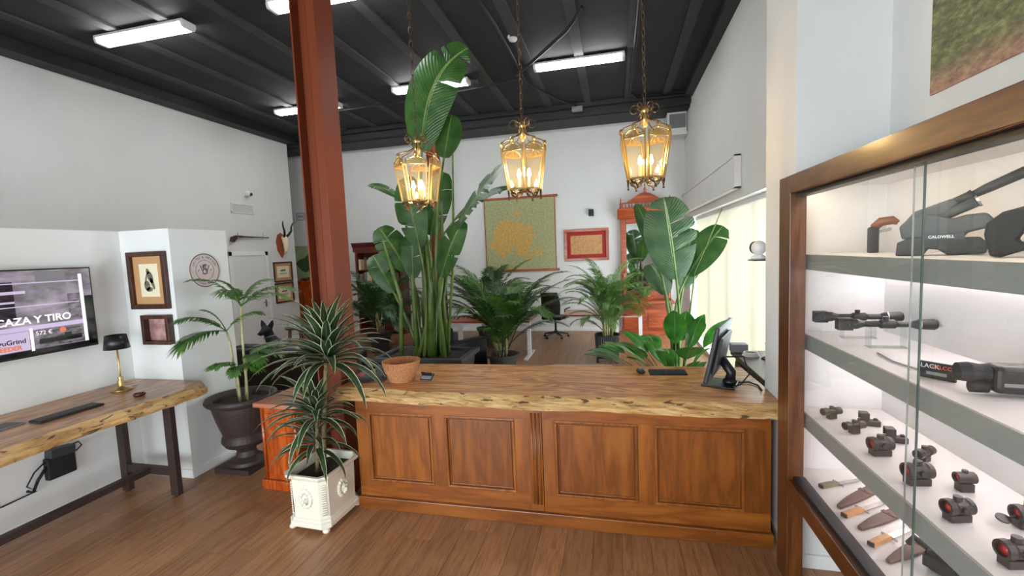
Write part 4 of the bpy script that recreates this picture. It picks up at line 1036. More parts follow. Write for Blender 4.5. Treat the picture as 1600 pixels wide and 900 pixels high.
t = thing('figurine', 'small dark figurine lying on top of the recess cabinet', 'figurine', (-8.35, YB-.42, 1.48))
MB().ball((0, 0, .04), (.1, .05, .04)).ball((.1, 0, .07), .035).build('body', M['bronze'], t, smooth=True); MB().ball((-.1, 0, .05), (.06, .02, .02)).build('tail', M['bronze'], t, smooth=True)
# bent wood chair by the left wall
t = thing('wooden_chair', 'dark wooden chair with a rounded spindle back near the prints', 'chair', (-7.45, 9.0, 0), R(-60))
MB().lathe([(.2, .43), (.22, .45), (.21, .47), (0, .47)], 20).build('seat', M['dark_red_wood'], t)
for a in (45, 135, 225, 315): MB().tube([(.15*math.cos(R(a)), .15*math.sin(R(a)), .44), (.2*math.cos(R(a)), .2*math.sin(R(a)), 0)], [.018, .014], 8).build('leg', M['dark_red_wood'], t)
hoop = [(-.2, .17, .46), (-.21, .22, .75), (-.15, .25, .92), (0, .26, .97), (.15, .25, .92), (.21, .22, .75), (.2, .17, .46)]
MB().tube(hoop, .014, 8).build('back_hoop', M['dark_red_wood'], t, smooth=True)
for i in range(5): MB().tube([(-.12+.06*i, .18, .46), (-.14+.07*i, .245, .93-.04*abs(i-2)/2)], .008, 6).build('spindle', M['dark_red_wood'], t)
# bookcase
t = thing('bookcase', 'tall dark mahogany bookcase with a cornice behind the dark foliage', 'bookcase', (-6.08, YB-.3, 0))
for s in (-1, 1): box_part('side', M['dark_red_wood'], t, s*.64-.03, s*.64+.03, -.16, .2, 0, 2.2)
box_part('back', M['dark_red_wood'], t, -.62, .62, .17, .2, .0, 2.2)
MB().prism([(-.16, 2.2), (.2, 2.2), (.2, 2.44), (-.24, 2.44), (-.2, 2.36), (-.17, 2.32)], -.72, .72, 'X').build('cornice', M['dark_red_wood'], t)
for z in (.06, .5, .9, 1.3, 1.7, 2.17): box_part('shelf', M['dark_red_wood'], t, -.62, .62, -.15, .17, z, z+.03)
rdm = random.Random(9); bcols = [plain('book_%s' % n, c, .7) for n, c in (('cream', (196, 186, 150)), ('blue', (92, 112, 124)), ('red', (116, 38, 32)), ('brown', (96, 72, 50)), ('green', (70, 84, 62)), ('tan', (150, 124, 86)))]
names = ['cream', 'grey blue', 'dark red', 'brown', 'dull green', 'tan']
ordn = ['first', 'second', 'third', 'fourth', 'fifth', 'sixth', 'seventh', 'eighth', 'ninth', 'tenth', 'eleventh', 'twelfth', 'thirteenth', 'fourteenth', 'fifteenth', 'sixteenth', 'seventeenth', 'eighteenth', 'nineteenth', 'twentieth']
for zi, z in enumerate((1.331, 1.731)):
    x = -.58; k = 0
    while x < .5 and k < 20:
        w = rdm.uniform(.055, .1); h_ = rdm.uniform(.25, .34); ci = rdm.choice([0, 0, 3, 0, 5]) if zi == 1 and x < 0 else rdm.choice([1, 1, 2, 3, 4, 0])
        b = thing('book', '%s book, %s from the left on the %s shelf of the mahogany bookcase' % (names[ci], ordn[k], ('middle', 'top')[zi]), 'book', (-6.08+x+w/2, YB-.34, z), 0, 'books in the mahogany bookcase')
        MB().box(-w/2+.003, w/2-.003, -.1, .1, .002, h_-.004).build('pages', M['paper'], b); MB().box(-w/2, w/2, -.108, -.1, 0, h_).box(-w/2, -w/2+.003, -.1, .1, 0, h_).box(w/2-.003, w/2, -.1, .1, 0, h_).build('cover', bcols[ci], b)
        x += w+.003; k += 1
# mirror cabinet
t = thing('mirror_cabinet', 'tall carved reddish mirror cabinet with a pediment in the rear right corner', 'cabinet', (.68, YB-.27, 0))
mw = M['red_wood']
box_part('plinth', mw, t, -.58, .58, -.25, .25, 0, .1, bevel=.01); box_part('body', mw, t, -.55, .55, -.22, .25, .1, .72)
for s in (-1, 1):
    d_ = box_part('door', mw, t, min(.01*s, s*.53), max(.01*s, s*.53), -.235, -.22, .14, .58, bevel=.008); MB().ball((s*.06, -.245, .36), .014).build('knob', M['brass'], d_)
b = MB()
for k in range(26): b.box(-.52+k*.0405, -.495+k*.0405, -.25, -.22, .62, .7)
b.build('dentil_frieze', mw, t); box_part('top', mw, t, -.6, .6, -.28, .25, .72, .78, bevel=.012)
for s in (-1, 1): box_part('mirror_post', mw, t, s*.5-.06, s*.5+.06, .06, .2, .78, 2.7, bevel=.01)
for s in (-1, 1): MB().lathe([(.035, .8), (.045, .86), (.025, .95), (.03, 1.3), (.022, 1.34), (.04, 1.42)], 12, (s*.5, -.05, 0)).build('turned_post', mw, t, smooth=True)
box_part('mirror_back', mw, t, -.46, .46, .17, .2, .78, 2.7)
box_part('mirror', plain('mirror_silver', (215, 220, 220), .03, metal=1.0), t, -.42, .42, .155, .17, 1.0, 2.58)
box_part('lower_rail', mw, t, -.44, .44, .12, .2, .78, .98, bevel=.01); box_part('upper_rail', mw, t, -.44, .44, .12, .2, 2.58, 2.7, bevel=.01)
MB().prism([(-.05, 2.7), (.2, 2.7), (.2, 2.92), (-.16, 2.92), (-.13, 2.84), (-.08, 2.78)], -.62, .62, 'X').build('cornice', mw, t)
b = MB()
for k in range(15): b.lathe([(.008, 2.94), (.016, 2.98), (.008, 3.03)], 6, (-.5+k*.0715, -.08, 0))
b.build('gallery_spindles', mw, t); box_part('gallery_rail', mw, t, -.56, .56, -.1, -.06, 3.03, 3.06); box_part('gallery_base', mw, t, -.58, .58, -.12, .1, 2.92, 2.945)
MB().prism([(-.42, 3.06), (.42, 3.06), (.3, 3.13), (.12, 3.24), (0, 3.27), (-.12, 3.24), (-.3, 3.13)], -.1, -.05, 'Y').build('pediment', mw, t, bevel=.01)
for s in (-1, 0, 1): MB().lathe([(.03, 0), (.02, .04), (.035, .08), (.012, .14), (.018, .17), (0, .24)], 10, (s*.54, -.08, 2.945 if s else 3.26)).build('finial', mw, t, smooth=True)
# flowers on it
t = thing('flower_bowl', 'wooden bowl of orange flowers and leaves on the mirror cabinet', 'flowers', (.62, YB-.46, .7808))
MB().lathe([(.1, 0), (.2, .06), (.24, .12), (.22, .12), (.1, .05), (0, .05)], 20).build('bowl', M['red_wood'], t)
rdm = random.Random(12)
for k in range(9):
    b = MB(); az = k*2.4; blade(b, (.05*math.cos(az), .05*math.sin(az), .06), az, R(60), .45 if math.sin(az) < .2 else .26, .1, .9, 6); b.build('leaf', M['palm_light'], t, smooth=True)
for k in range(4):
    a = (.1+.07*k, -.02, .3+.06*(k % 2)); f_ = MB()
    for q in range(6): blade(f_, a, q*1.05, R(35), .09, .05, .6, 4)
    f_.build('flower', plain('orange_petal', (232, 138, 34), .6), t); MB().tube([(0, 0, .06), a], .004, 5).build('stem', M['stalk'], t)
# office chair
t = thing('office_chair', 'black mesh-back office chair on castors by the back wall', 'chair', (-1.40, 10.25, 0), R(160))
MB().box(-.25, .25, -.24, .24, .44, .52).build('seat', M['black_fabric'], t, bevel=.03, segs=3)
bk = MB(); 
for i in range(7):
    z = .58+.5*i/6; y = .24+.06*math.sin(i/6*PI)*-1+.05*i/6; w = .24-.03*(i/6)**3
    bk.add([(-w, y, z), (0, y+.04, z), (w, y, z)], [])
vs = bk.v; bk.f = [(i*3+j, i*3+j+1, i*3+j+4, i*3+j+3) for i in range(6) for j in range(2)]
bk.build('backrest', M['black_mesh'], t, smooth=True, solid=.03)
MB().tube([(0, .2, .42), (0, .32, .5), (0, .3, .8)], .02, 8).build('back_bar', M['black'], t)
for s in (-1, 1): MB().tube([(s*.24, .1, .48), (s*.3, .1, .5), (s*.3, .1, .68), (s*.3, -.16, .7)], .016, 8).build('armrest', M['black'], t, smooth=True)
MB().lathe([(.025, .12), (.025, .44)], 12).lathe([(.05, .1), (.05, .16)], 12).build('gas_lift', M['black'], t)
for k in range(5):
    a = 2*PI*k/5; e_ = (.29*math.cos(a), .29*math.sin(a)); l_ = MB().tube([(0, 0, .13), (e_[0], e_[1], .075)], [.025, .016], 8).build('base_arm', M['black'], t)
    MB().lathe([(.028, -.022), (.028, .022)], 12, m=Matrix.Translation((e_[0], e_[1], .028)) @ Matrix.Rotation(a, 4, 'Z') @ Matrix.Rotation(PI/2, 4, 'X')).build('castor', M['black'], l_)
# desks
def t_desk(label, x0, x1, y0, y1, legs):
    t = thing('office_desk', label, 'desk', ((x0+x1)/2, (y0+y1)/2, 0), 0, 'wooden top office desks on metal legs'); hw, hd = (x1-x0)/2, (y1-y0)/2
    box_part('top', M['red_wood'], t, -hw, hw, -hd, hd, .72, .75, bevel=.004)
    for lx in legs:
        box_part('leg', M['white_metal'], t, lx-.035, lx+.035, -.05, .05, .03, .72, bevel=.005); box_part('foot', M['white_metal'], t, lx-.04, lx+.04, -hd+.02, hd-.02, 0, .03, bevel=.008)
    box_part('beam', M['white_metal'], t, -hw+.1, hw-.1, -.02, .02, .64, .69)
t_desk('office desk with pale T legs behind the round-pot palm', -3.2, -1.58, 8.0, 8.85, (-.7, .71))
t_desk('office desk with a pale T leg behind the castor-pot palm', -1.05, .55, 8.75, 9.5, (.3-.05, -.0+.7))
t = thing('mug', 'white mug standing on the desk behind the round-pot palm', 'mug', (-1.66, 8.55, .75)); MB().lathe([(.04, 0), (.042, .1), (.037, .1), (.035, .01), (0, .01)], 16).build('cup', M['white_plastic'], t, smooth=True); MB().torus((.05, 0, .05), .025, .005, 12, 6, m=Matrix.Rotation(PI/2, 4, 'X')).build('handle', M['white_plastic'], t)
t = thing('rug', 'narrow pale woven rug on the floor behind the counter', 'rug', (-.6, 7.35, 0)); box_part('pile', plain('woven_rug', (196, 180, 160), .95, var=.25, vscale=30), t, -.5, .5, -.45, .42, 0, .012); b = MB()
for k in range(50): b.box(-.5+k*.02, -.492+k*.02, .42, .47, 0, .006)
b.build('fringe', M['paper'], t)['kind'] = 'stuff'
# sofa and armchair
def sofa(name, label, x, y, rz, w, mt):
    t = thing(name, label, name.split('_')[-1], (x, y, 0), rz)
    box_part('base', mt, t, -w/2, w/2, -.4, .4, .08, .34, bevel=.02)
    n = max(1, round(w/.75)); cw = (w-.4)/n
    for i in range(n):
        a = -w/2+.2+i*cw; box_part('seat_cushion', mt, t, a+.005, a+cw-.005, -.38, .2, .34, .46, bevel=.03, segs=3); box_part('back_cushion', mt, t, a+.005, a+cw-.005, .12, .36, .46, .86, bevel=.05, segs=3)
    box_part('backrest', mt, t, -w/2+.1, w/2-.1, .3, .45, .08, .84, bevel=.04, segs=3)
    for s in (-1, 1): box_part('armrest', mt, t, s*(w/2-.1)-.1, s*(w/2-.1)+.1, -.42, .44, .06, .64, bevel=.04, segs=3)
    for sx_ in (-1, 1):
        for sy_ in (-1, 1): box_part('foot', M['black'], t, sx_*(w/2-.1)-.03, sx_*(w/2-.1)+.03, sy_*.34-.03, sy_*.34+.03, 0, .08)
    return t
sofa('leather_sofa', 'long black leather sofa behind the large column, facing away', -4.38, 5.56, R(180), 2.45, M['black_fabric'])
sofa('leather_armchair', 'black leather armchair right of the tall paddle-leaf plant', -2.76, 7.0, R(150), .95, plain('charcoal_leather', (30, 31, 34), .5))
# black dog on the sofa back
t = thing('dog', 'small black dog with pointed ears and a grey collar looking over the sofa', 'dog', (-5.08, 5.74, .49), 0)
sk = MB()
sk.tube([(.30, 0, .14), (.18, 0, .21), (.02, 0, .26), (-.08, 0, .31), (-.125, -.005, .40), (-.14, -.015, .47), (-.145, -.03, .515)], [.06, .11, .12, .105, .075, .07, .06], 14)
sk.ball((-.15, -.03, .515), (.082, .08, .072), 16, 12)                                                   # skull, turned to the viewer
sk.tube([(-.152, -.06, .505), (-.158, -.12, .488), (-.162, -.165, .474)], [.058, .042, .030], 12)        # muzzle
for s_ in (-1, 1):
    sk.tube([(-.15+s_*.052, -.015, .555), (-.15+s_*.078, -.01, .61), (-.15+s_*.100, -.005, .668)], [.042, .034, .008], 10, flat=.55)
    sk.tube([(-.08, s_*.06, .26), (-.1, s_*.065, .12), (-.12, s_*.065, .02), (-.16, s_*.065, .012)], [.045, .032, .026, .022], 8)
    sk.tube([(.2, s_*.08, .18), (.1, s_*.11, .1), (.2, s_*.11, .05), (.1, s_*.11, .015), (.05, s_*.11, .014)], [.08, .06, .035, .026, .022], 8)
sk.tube([(.30, 0, .14), (.38, 0, .1), (.44, .03, .16)], [.032, .022, .014], 8)
bd = sk.build('body', plain('black_fur', (24, 23, 23), .7, bump=.3, bscale=90), t, smooth=True)
md = bd.modifiers.new('fuse', 'REMESH'); md.mode = 'VOXEL'; md.voxel_size = .007; md.use_smooth_shade = True
MB().torus((-.128, -.006, .405), .082, .011, 20, 6, m=Matrix.Rotation(R(-14), 4, 'Y')).build('collar', M['grey_plastic'], t)
for s_ in (-1, 1): MB().ball((-.152+s_*.034, -.094, .528), .012, 10, 6).build('eye', plain('dark_eye', (74, 56, 40), .12), t, smooth=True)
MB().ball((-.163, -.19, .482), (.016, .012, .012), 10, 6).build('nose', M['black'], t, smooth=True)

# ------------------------------------------------------------------ large plants
t = thing('tall_paddle_plant', 'very tall paddle-leaf plant in a dark grey trough behind the counter', 'potted plant', (-2.50, 5.5, 0))
loft([([(-.5, -.28), (.5, -.28), (.5, .28), (-.5, .28)], .0), ([(-.56, -.33), (.56, -.33), (.56, .33), (-.56, .33)], .66), ([(-.62, -.38), (.62, -.38), (.62, .38), (-.62, .38)], .68), ([(-.62, -.38), (.62, -.38), (.62, .38), (-.62, .38)], .74), ([(-.55, -.31), (.55, -.31), (.55, .31), (-.55, .31)], .74), ([(-.53, -.29), (.53, -.29), (.53, .29), (-.53, .29)], .66)], 'trough', M['dark_pot'], t, bevel=.012)
box_part('soil', M['soil'], t, -.52, .52, -.29, .29, .62, .70)
def S(px, py, Y=5.5, o=(-2.50, 5.5, 0)): return None
SP = [  # foot (x,y), blade start, first direction, face, length, width, droop, splits
 ((.05, -.05), (.08, 0, 3.38), (.14, -.05, 1), (.1, -1, .1), 1.5, .64, .35, ((14, -1), (15, -1), (16, 1), (11, 1)), 'strel'),
 ((.12, .1), (.34, .1, 3.30), (.16, .2, 1), (.3, -1, .1), .62, .36, .2, (), 'strel'),
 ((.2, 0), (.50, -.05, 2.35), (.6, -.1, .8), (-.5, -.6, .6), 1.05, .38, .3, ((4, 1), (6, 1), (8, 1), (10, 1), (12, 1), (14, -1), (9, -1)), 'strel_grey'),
 ((.22, .05), (.45, .1, 2.50), (.8, .1, .7), (-.4, -.5, .7), .95, .30, .9, ((7, 1), (10, -1), (12, 1)), 'strel'),
 ((-.2, 0), (-.22, 0, 1.85), (-.4, -.2, .85), (.4, -.8, .3), .72, .40, .7, ((6, -1), (9, -1), (12, -1), (8, 1), (13, 1)), 'strel'),
 ((-.1, -.1), (-.22, -.1, 2.8), (-.8, -.1, .6), (.3, -.6, .7), .55, .15, .9, ((6, 1), (12, -1)), 'strel'),
 ((0, -.12), (.04, -.15, 2.15), (-.15, -.1, 1), (.1, -1, .2), .95, .42, .5, ((5, -1), (8, 1), (11, -1), (14, 1)), 'strel'),
 ((.08, .12), (.1, .1, 2.3), (.1, .3, 1), (.2, -1, .1), 1.0, .40, .4, ((5, 1), (9, -1), (12, 1)), 'strel'),
 ((.14, -.1), (.3, -.1, 1.75), (.35, -.2, .9), (-.2, -1, .3), .8, .36, .7, ((7, 1), (11, -1)), 'strel'),
 ((-.15, .1), (-.5, .1, 1.55), (-.5, .1, .85), (.4, -.9, .3), .75, .34, .9, ((7, 1), (11, -1)), 'strel'),
 ((-.05, 0), (-.12, -.05, 1.75), (.05, -.1, 1), (.2, -1, .2), .62, .32, .5, ((8, 1), (12, -1)), 'strel'),
]
for k, (f_, b0, dr_, fa, L, Wd, dp, sp_, mt) in enumerate(SP):
    big_leaf('leaf', M[mt], t, (f_[0], f_[1], .66), b0, dr_, fa, L, Wd, dp, 18, sp_, seed=k, petiole_r=.02, stem_mat=M['stalk'], curl=1.1 if k == 0 else 0.0)
rdm = random.Random(31)
for k in range(13):
    x, y = rdm.uniform(-.34, .3), rdm.uniform(-.15, .15); h_ = rdm.uniform(1.3, 2.1)
    MB().tube([(x, y, .66), (x*.9+rdm.uniform(-.04, .04), y, .66+h_*.5), (x*1.15+rdm.uniform(-.1, .1), y+rdm.uniform(-.1, .1), .66+h_)], [.042*rdm.uniform(.6, 1), .028, .010], 7).build('stalk', M['stalk'], t, smooth=True)
MB().tube([(.28, 0, .66), (.44, 0, 2.0), (.5, 0, 3.32)], [.02, .018, .012], 7).build('spear_leaf', M['stalk'], t, smooth=True)

def palm(name, label, loc, pot, n, L, el, mat, h0, ll, seed, stems=8, spread=.1, droop=75, ring_=(0, 360), lw=.03, nl=24, rise=.35):
    t = thing(name, label, 'potted plant', loc); rr = random.Random(seed)
    pot(t)
    for k in range(stems):
        a = 2*PI*k/stems; r_ = spread*rr.uniform(.3, 1)
        MB().tube([(r_*math.cos(a), r_*math.sin(a), h0-.08), (r_*1.4*math.cos(a), r_*1.4*math.sin(a), h0+.35*rr.uniform(.6, 1.3))], [.014, .01], 7).build('stem', M['bamboo'], t, smooth=True)
    for k in range(n):
        a = R(ring_[0]) + (R(ring_[1]-ring_[0]))*((k*.618) % 1)
        e_ = R(rr.uniform(*el)); r_ = spread*.8
        frond('frond', mat if not isinstance(mat, list) else rr.choice(mat), t, (r_*math.cos(a), r_*math.sin(a), h0+rr.uniform(0, rise)), a, e_, L*rr.uniform(.7, 1.1), R(droop*rr.uniform(.7, 1.2)), nl, ll, lw, .22, .8, .4, seed=seed*50+k, r=.007)
    return t
def round_pot(r, h, mt):
    def f(t):
        MB().lathe([(r*.72, 0), (r*.92, h*.85), (r*1.05, h*.87), (r*1.08, h), (r*.95, h), (r*.88, h*.85)], 28).build('pot', mt, t); MB().lathe([(r*.9, h*.86), (0, h*.88)], 20).build('soil', M['soil'], t)
    return f
palm('areca_palm', 'bushy areca palm in a round grey pot behind the counter', (-1.82, 6.9, 0), round_pot(.25, .40, M['grey_pot']), 38, 1.45, (35, 84), [M['palm_dark'], M['palm']], .42, .36, 3, 10, .12, 80)
def castor_pot(t):
    n = 40; 
    def rr_(s, rib):
        out = []
        for i in range(n*2):
            a = 2*PI*i/(n*2); c, s_ = math.cos(a), math.sin(a); k = (abs(c)**4+abs(s_)**4)**-.25
            out.append((k*c*(s-(rib if i % 2 else 0)), k*s_*(s-(rib if i % 2 else 0))))
        return out
    loft([(rr_(.185, 0), .08), (rr_(.20, .008), .11), (rr_(.215, .008), .46), (rr_(.222, 0), .47), (rr_(.222, 0), .49), (rr_(.2, 0), .49), (rr_(.195, 0), .43)], 'pot', M['dark_pot'], t)
    loft([(rr_(.195, 0), .42), (rr_(.195, 0), .44)], 'soil', M['soil'], t)
    for sx_ in (-1, 1):
        for sy_ in (-1, 1):
            MB().lathe([(.04, -.02), (.045, 0), (.04, .02)], 14, m=Matrix.Translation((sx_*.17, sy_*.17, .046)) @ Matrix.Rotation(R(90), 4, 'Y')).box(sx_*.17-.02, sx_*.17+.02, sy_*.17-.02, sy_*.17+.02, .06, .1).build('castor', M['black'], t)
palm('parlour_palm', 'pale airy parlour palm in a square ribbed pot on castors', (-.18, 8.1, 0), castor_pot, 60, 1.0, (35, 86), [M['palm_light'], M['palm_light'], M['palm']], .55, .22, 5, 16, .1, 95, lw=.016, rise=.65, nl=28)
palm('fern_palm', 'dark bushy palm in front of the mahogany bookcase', (-5.0, 8.6, 0), round_pot(.25, .4, M['dark_pot']), 40, 1.5, (30, 84), M['palm_dark'], .5, .3, 7, 8, .12, 90)
palm('kentia_palm', 'dark leafy palm between the tall paddle plant and the map', (-2.8, 9.35, 0), round_pot(.22, .4, M['dark_pot']), 24, 1.6, (40, 85), M['palm_dark'], .5, .4, 9, 6, .1, 70, lw=.04)
# second paddle plant by the window
t = thing('paddle_plant', 'broad paddle-leaf plant with a grey-green leaf in front of the window blind', 'potted plant', (.74, 5.85, 0))
round_pot(.2, .42, M['grey_pot'])(t)
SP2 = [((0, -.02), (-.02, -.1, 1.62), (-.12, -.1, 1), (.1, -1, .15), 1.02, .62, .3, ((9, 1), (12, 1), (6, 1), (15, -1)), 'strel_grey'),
 ((.04, 0), (.12, 0, 1.66), (.5, -.1, .85), (-.5, -.8, .4), .72, .42, .35, ((14, 1),), 'strel'),
 ((-.04, .02), (-.22, .05, 1.85), (-.25, .1, 1), (.6, -.7, .2), .8, .3, .3, (), 'strel'),
 ((.02, .04), (.08, .1, 1.5), (.2, .1, 1), (.1, -1, .1), .8, .4, .5, (), 'strel'),
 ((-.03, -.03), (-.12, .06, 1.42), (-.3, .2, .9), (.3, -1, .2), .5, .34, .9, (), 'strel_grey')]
for k, (f_, b0, dr_, fa, L, Wd, dp, sp_, mt) in enumerate(SP2):
    big_leaf('leaf', M[mt], t, (f_[0], f_[1], .36), b0, dr_, fa, L, Wd, dp, 18, sp_, seed=60+k, petiole_r=.018, stem_mat=M['stalk'])
MB().tube([(.05, 0, .4), (.2, -.05, 1.7), (.5, -.1, 2.45)], [.012, .01, .005], 6).build('spear_leaf', M['stalk'], t, smooth=True)
t = thing('peace_lily', 'low glossy broad-leaved lily in front of the window blind plant', 'potted plant', (.60, 4.88, 0))
round_pot(.19, .48, M['dark_pot'])(t)
rdm = random.Random(77)
for k in range(26):
    az = k*2.399; e_ = rdm.uniform(.55, 1.25); Ls = rdm.uniform(.3, .68); cr_ = 1.0; c = Vector((.04*math.cos(az), .04*math.sin(az), .46))
    d_ = Vector((math.cos(az)*math.cos(e_), math.sin(az)*math.cos(e_), math.sin(e_))); b0 = c + d_*Ls
    if math.cos(az) > .25 and math.sin(az) < .35: cr_ = .5; b0 = c + d_*Ls*.5
    b0.x = min(b0.x, .4)
    big_leaf('leaf', M['lily'], t, c, b0, (d_.x, d_.y, d_.z*.8), (-d_.x*.6, -d_.y*.6-.1, 1), rdm.uniform(.36, .55)*(cr_*.8+.2), rdm.uniform(.17, .25)*(cr_*.5+.5), rdm.uniform(.7, 1.4), 10, (), seed=k, petiole_r=.006, stem_mat=M['stalk'], shape=lambda s: math.sin(PI*min(1, s**.8*.97+.03))**.9)

# ------------------------------------------------------------------ window blind, console, camera by the pier
t = thing('vertical_blind', 'cream vertical blind across the bright side window', 'blind', (XR+.14, 0, 0))
box_part('head_rail', M['white_plastic'], t, -.03, .03, 5.62, 10.45, 2.55, 2.61, bevel=.005)
sl = None
for i in range(58):
    y = 5.74 + i*.082
    if sl is None:
        sl = MB().box(-.002, .002, -.045, .045, .09, 2.55).build('slat', M['blind'], t); s0 = sl
    else:
        sl = s0.copy(); COL.objects.link(sl)
    sl.location = (0, y, 0); sl.rotation_euler = (0, 0, R(20))
t = thing('console_cabinet', 'dark wooden console along the window wall behind the counter end', 'console', (1.34, 4.15, 0))
box_part('body', M['console_wood'], t, -.2, .24, -.62, .58, .0, .93); box_part('top', M['console_wood'], t, -.24, .25, -.64, .62, .93, .97, bevel=.006)
for k in range(2): d_ = box_part('door', M['console_wood'], t, -.215, -.2, -.58+k*.58, -.03+k*.58, .08, .88, bevel=.006); MB().ball((-.225, -.08+k*.16, .5), .012).build('knob', M['bronze'], d_)
box_part('end_post', M['grey_plastic'], t, -.25, -.1, .52, .63, .97, 1.05, bevel=.006)
t = thing('candlestick', 'small bronze candlestick on the dark console', 'candlestick', (1.33, 4.42, .97)); MB().lathe([(.05, 0), (.045, .012), (.012, .03), (.009, .12), (.014, .14), (.014, .18), (0, .18)], 14).build('stem', M['bronze'], t, smooth=True); MB().lathe([(.02, .14), (.022, .145), (.02, .15)], 12).build('drip_pan', M['bronze'], t)
t = thing('headphones', 'dark headphones with pale cushions lying on the console', 'headphones', (1.3, 4.0, .974), R(20))
MB().tube(spiral((0, 0, .03), (1, 0, 0), (0, 1, 0), .085, .085, 0, PI, 14), .012, 8).build('band', M['black'], t, smooth=True)
for s in (-1, 1): MB().lathe([(.045, -.02), (.05, 0), (.045, .02)], 16, m=Matrix.Translation((s*.085, -.02, .05)) @ Matrix.Rotation(PI/2, 4, 'Y')).build('ear_cup', M['grey_plastic'] if s < 0 else M['black'], t, smooth=True)
t = thing('cable_coil', 'white coiled cable on the far end of the console', 'cable', (1.22, 4.52, .97))
for k in range(3): MB().torus((0, 0, .012+.012*k), .07-.006*k, .006, 20, 6).build('coil', M['white_plastic'], t)
t = thing('dome_camera', 'white round indoor camera standing on a thin black bracket by the pier', 'camera', (1.03, 3.625, 1.915))
MB().box(-.06, .06, -.12, .05, -.008, 0).build('bracket', M['black'], t, bevel=.002); MB().lathe([(.052, 0), (.05, .018), (.03, .034), (.02, .04)], 20).build('foot', M['white_plastic'], t, smooth=True); MB().ball((0, 0, .085), .052, 20, 12).build('head', M['white_plastic'], t, smooth=True)
MB().ball((-.022, .02, .088), (.036, .036, .046), 14, 10).build('lens', M['black'], t, smooth=True)

# ------------------------------------------------------------------ lit display cabinet
DX0, DX1 = .95, 1.505; DY0, DY1 = -.6, 2.965
cab = thing('display_cabinet', 'large lit glass display cabinet with a brown wooden frame at right', 'cabinet', (0, 0, 0))
Z0, Z1 = .56, 2.405
box_part('corner_post', M['cabinet_woodZ'], cab, DX0, DX0+.085, 2.79, 2.955, 0, Z1, bevel=.004)
box_part('corner_post', M['cabinet_woodZ'], cab, DX0, DX0+.085, DY0, DY0+.16, 0, Z1, bevel=.004)
box_part('top_rail', M['cabinet_wood'], cab, DX0, DX0+.085, DY0+.16, 2.79, 2.305, Z1, bevel=.004)
box_part('top_track', M['black'], cab, DX0+.03, DX0+.09, DY0+.16, 2.79, 2.285, 2.306)
box_part('bottom_rail', M['cabinet_wood'], cab, DX0, DX0+.085, DY0+.16, 2.79, Z0, .655, bevel=.004)
box_part('bottom_track', M['black'], cab, DX0+.03, DX0+.09, DY0+.16, 2.79, .655, .675)
box_part('top_board', M['shelf_white'], cab, DX0+.09, DX1, DY0, 2.955, 2.34, 2.395)
box_part('back_board', M['shelf_white'], cab, DX1-.015, DX1, DY0, 2.955, .6, 2.34)
box_part('end_board', M['shelf_white'], cab, DX0+.09, DX1-.015, 2.94, 2.955, .6, 2.34); box_part('end_board', M['shelf_white'], cab, DX0+.09, DX1-.015, DY0, DY0+.015, .6, 2.34)
box_part('base_board', M['shelf_white'], cab, DX0+.09, DX1-.015, DY0+.015, 2.94, .6, .66)
SH = (1.963, 1.505, 1.041)
for z in SH:
    s_ = box_part('shelf', M['shelf_white'], cab, 1.062, DX1-.016, DY0+.02, 2.938, z-.085, z)
    box_part('edge_band', M['shelf_edge'], s_, 1.05, 1.062, DY0+.02, 2.938, z-.085, z)
    box_part('led_strip', M['led'], s_, 1.47, 1.485, DY0+.1, 2.9, z-.093, z-.086)
box_part('led_strip', M['led_warm'], cab, 1.08, 1.095, DY0+.1, 2.9, 2.331, 2.339)
# sliding panes with green edges
for (a, b_, x) in ((1.76, 2.79, DX0+.048), (.35, 1.85, DX0+.068)):
    p_ = MB().add([(x, a, .675), (x, b_, .675), (x, b_, 2.29), (x, a, 2.29)], [(0, 1, 2, 3)]).build('glass_pane', M['glass'], cab)
    e_ = a if x < DX0+.06 else b_
    MB().box(x-.003, x+.003, e_-(.002 if x < DX0+.06 else .0006), e_+(.002 if x < DX0+.06 else .0006), .675, 2.29).build('pane_edge', M['glass_edge'] if x < DX0+.06 else M['grey_metal'], p_)

# top shelf: shooting rest, stand and boxed brush
def flat_shape(name, mt, parent, poly, thick, m, off=0, bevel=.006):
    return MB().prism(poly, off-thick/2, off+thick/2, 'Z', m).build(name, mt, parent, bevel=bevel, segs=3)
gp = plain('slate_grey_plastic', (78, 82, 84), .55); dg = plain('charcoal_grey_plastic', (48, 49, 52), .55)
t = thing('shooting_rest', 'grey and black angled rifle rest on the top cabinet shelf', 'rifle rest', (1.16, 2.21, SH[0]))
u = Vector((.19, -.12, 0)).normalized(); m = frame_m((0, 0, 0), u, (0, 0, 1)); k_ = .00205
P = lambda pts: [((x-1390)*k_, (399-y)*k_) for x, y in pts]
flat_shape('base', dg, t, P([(1390, 399), (1392, 372), (1415, 362), (1455, 366), (1508, 366), (1520, 380), (1516, 397), (1465, 398), (1452, 388), (1438, 386), (1430, 399)]), .11, m)
flat_shape('body', gp, t, P([(1398, 366), (1394, 340), (1408, 326), (1440, 318), (1470, 330), (1488, 324), (1515, 322), (1526, 336), (1518, 350), (1490, 358), (1488, 368)]), .09, m, bevel=.012)
flat_shape('bag_holder', gp, t, P([(1394, 342), (1416, 312), (1470, 291), (1480, 300), (1462, 322), (1440, 330)]), .07, m, bevel=.01)
pt = lambda x, y, z=0: m @ Vector(((x-1390)*k_, (399-y)*k_, z))
MB().tube([pt(1450, 312), pt(1492, 290), pt(1498, 286)], [.02, .02, .022], 12).build('arm_collar', dg, t, smooth=True)
MB().tube([pt(1492, 290), pt(1515, 277), pt(1560, 254), pt(1568, 250)], [.013, .018, .02, .017], 12).build('upper_arm', dg, t, smooth=True)
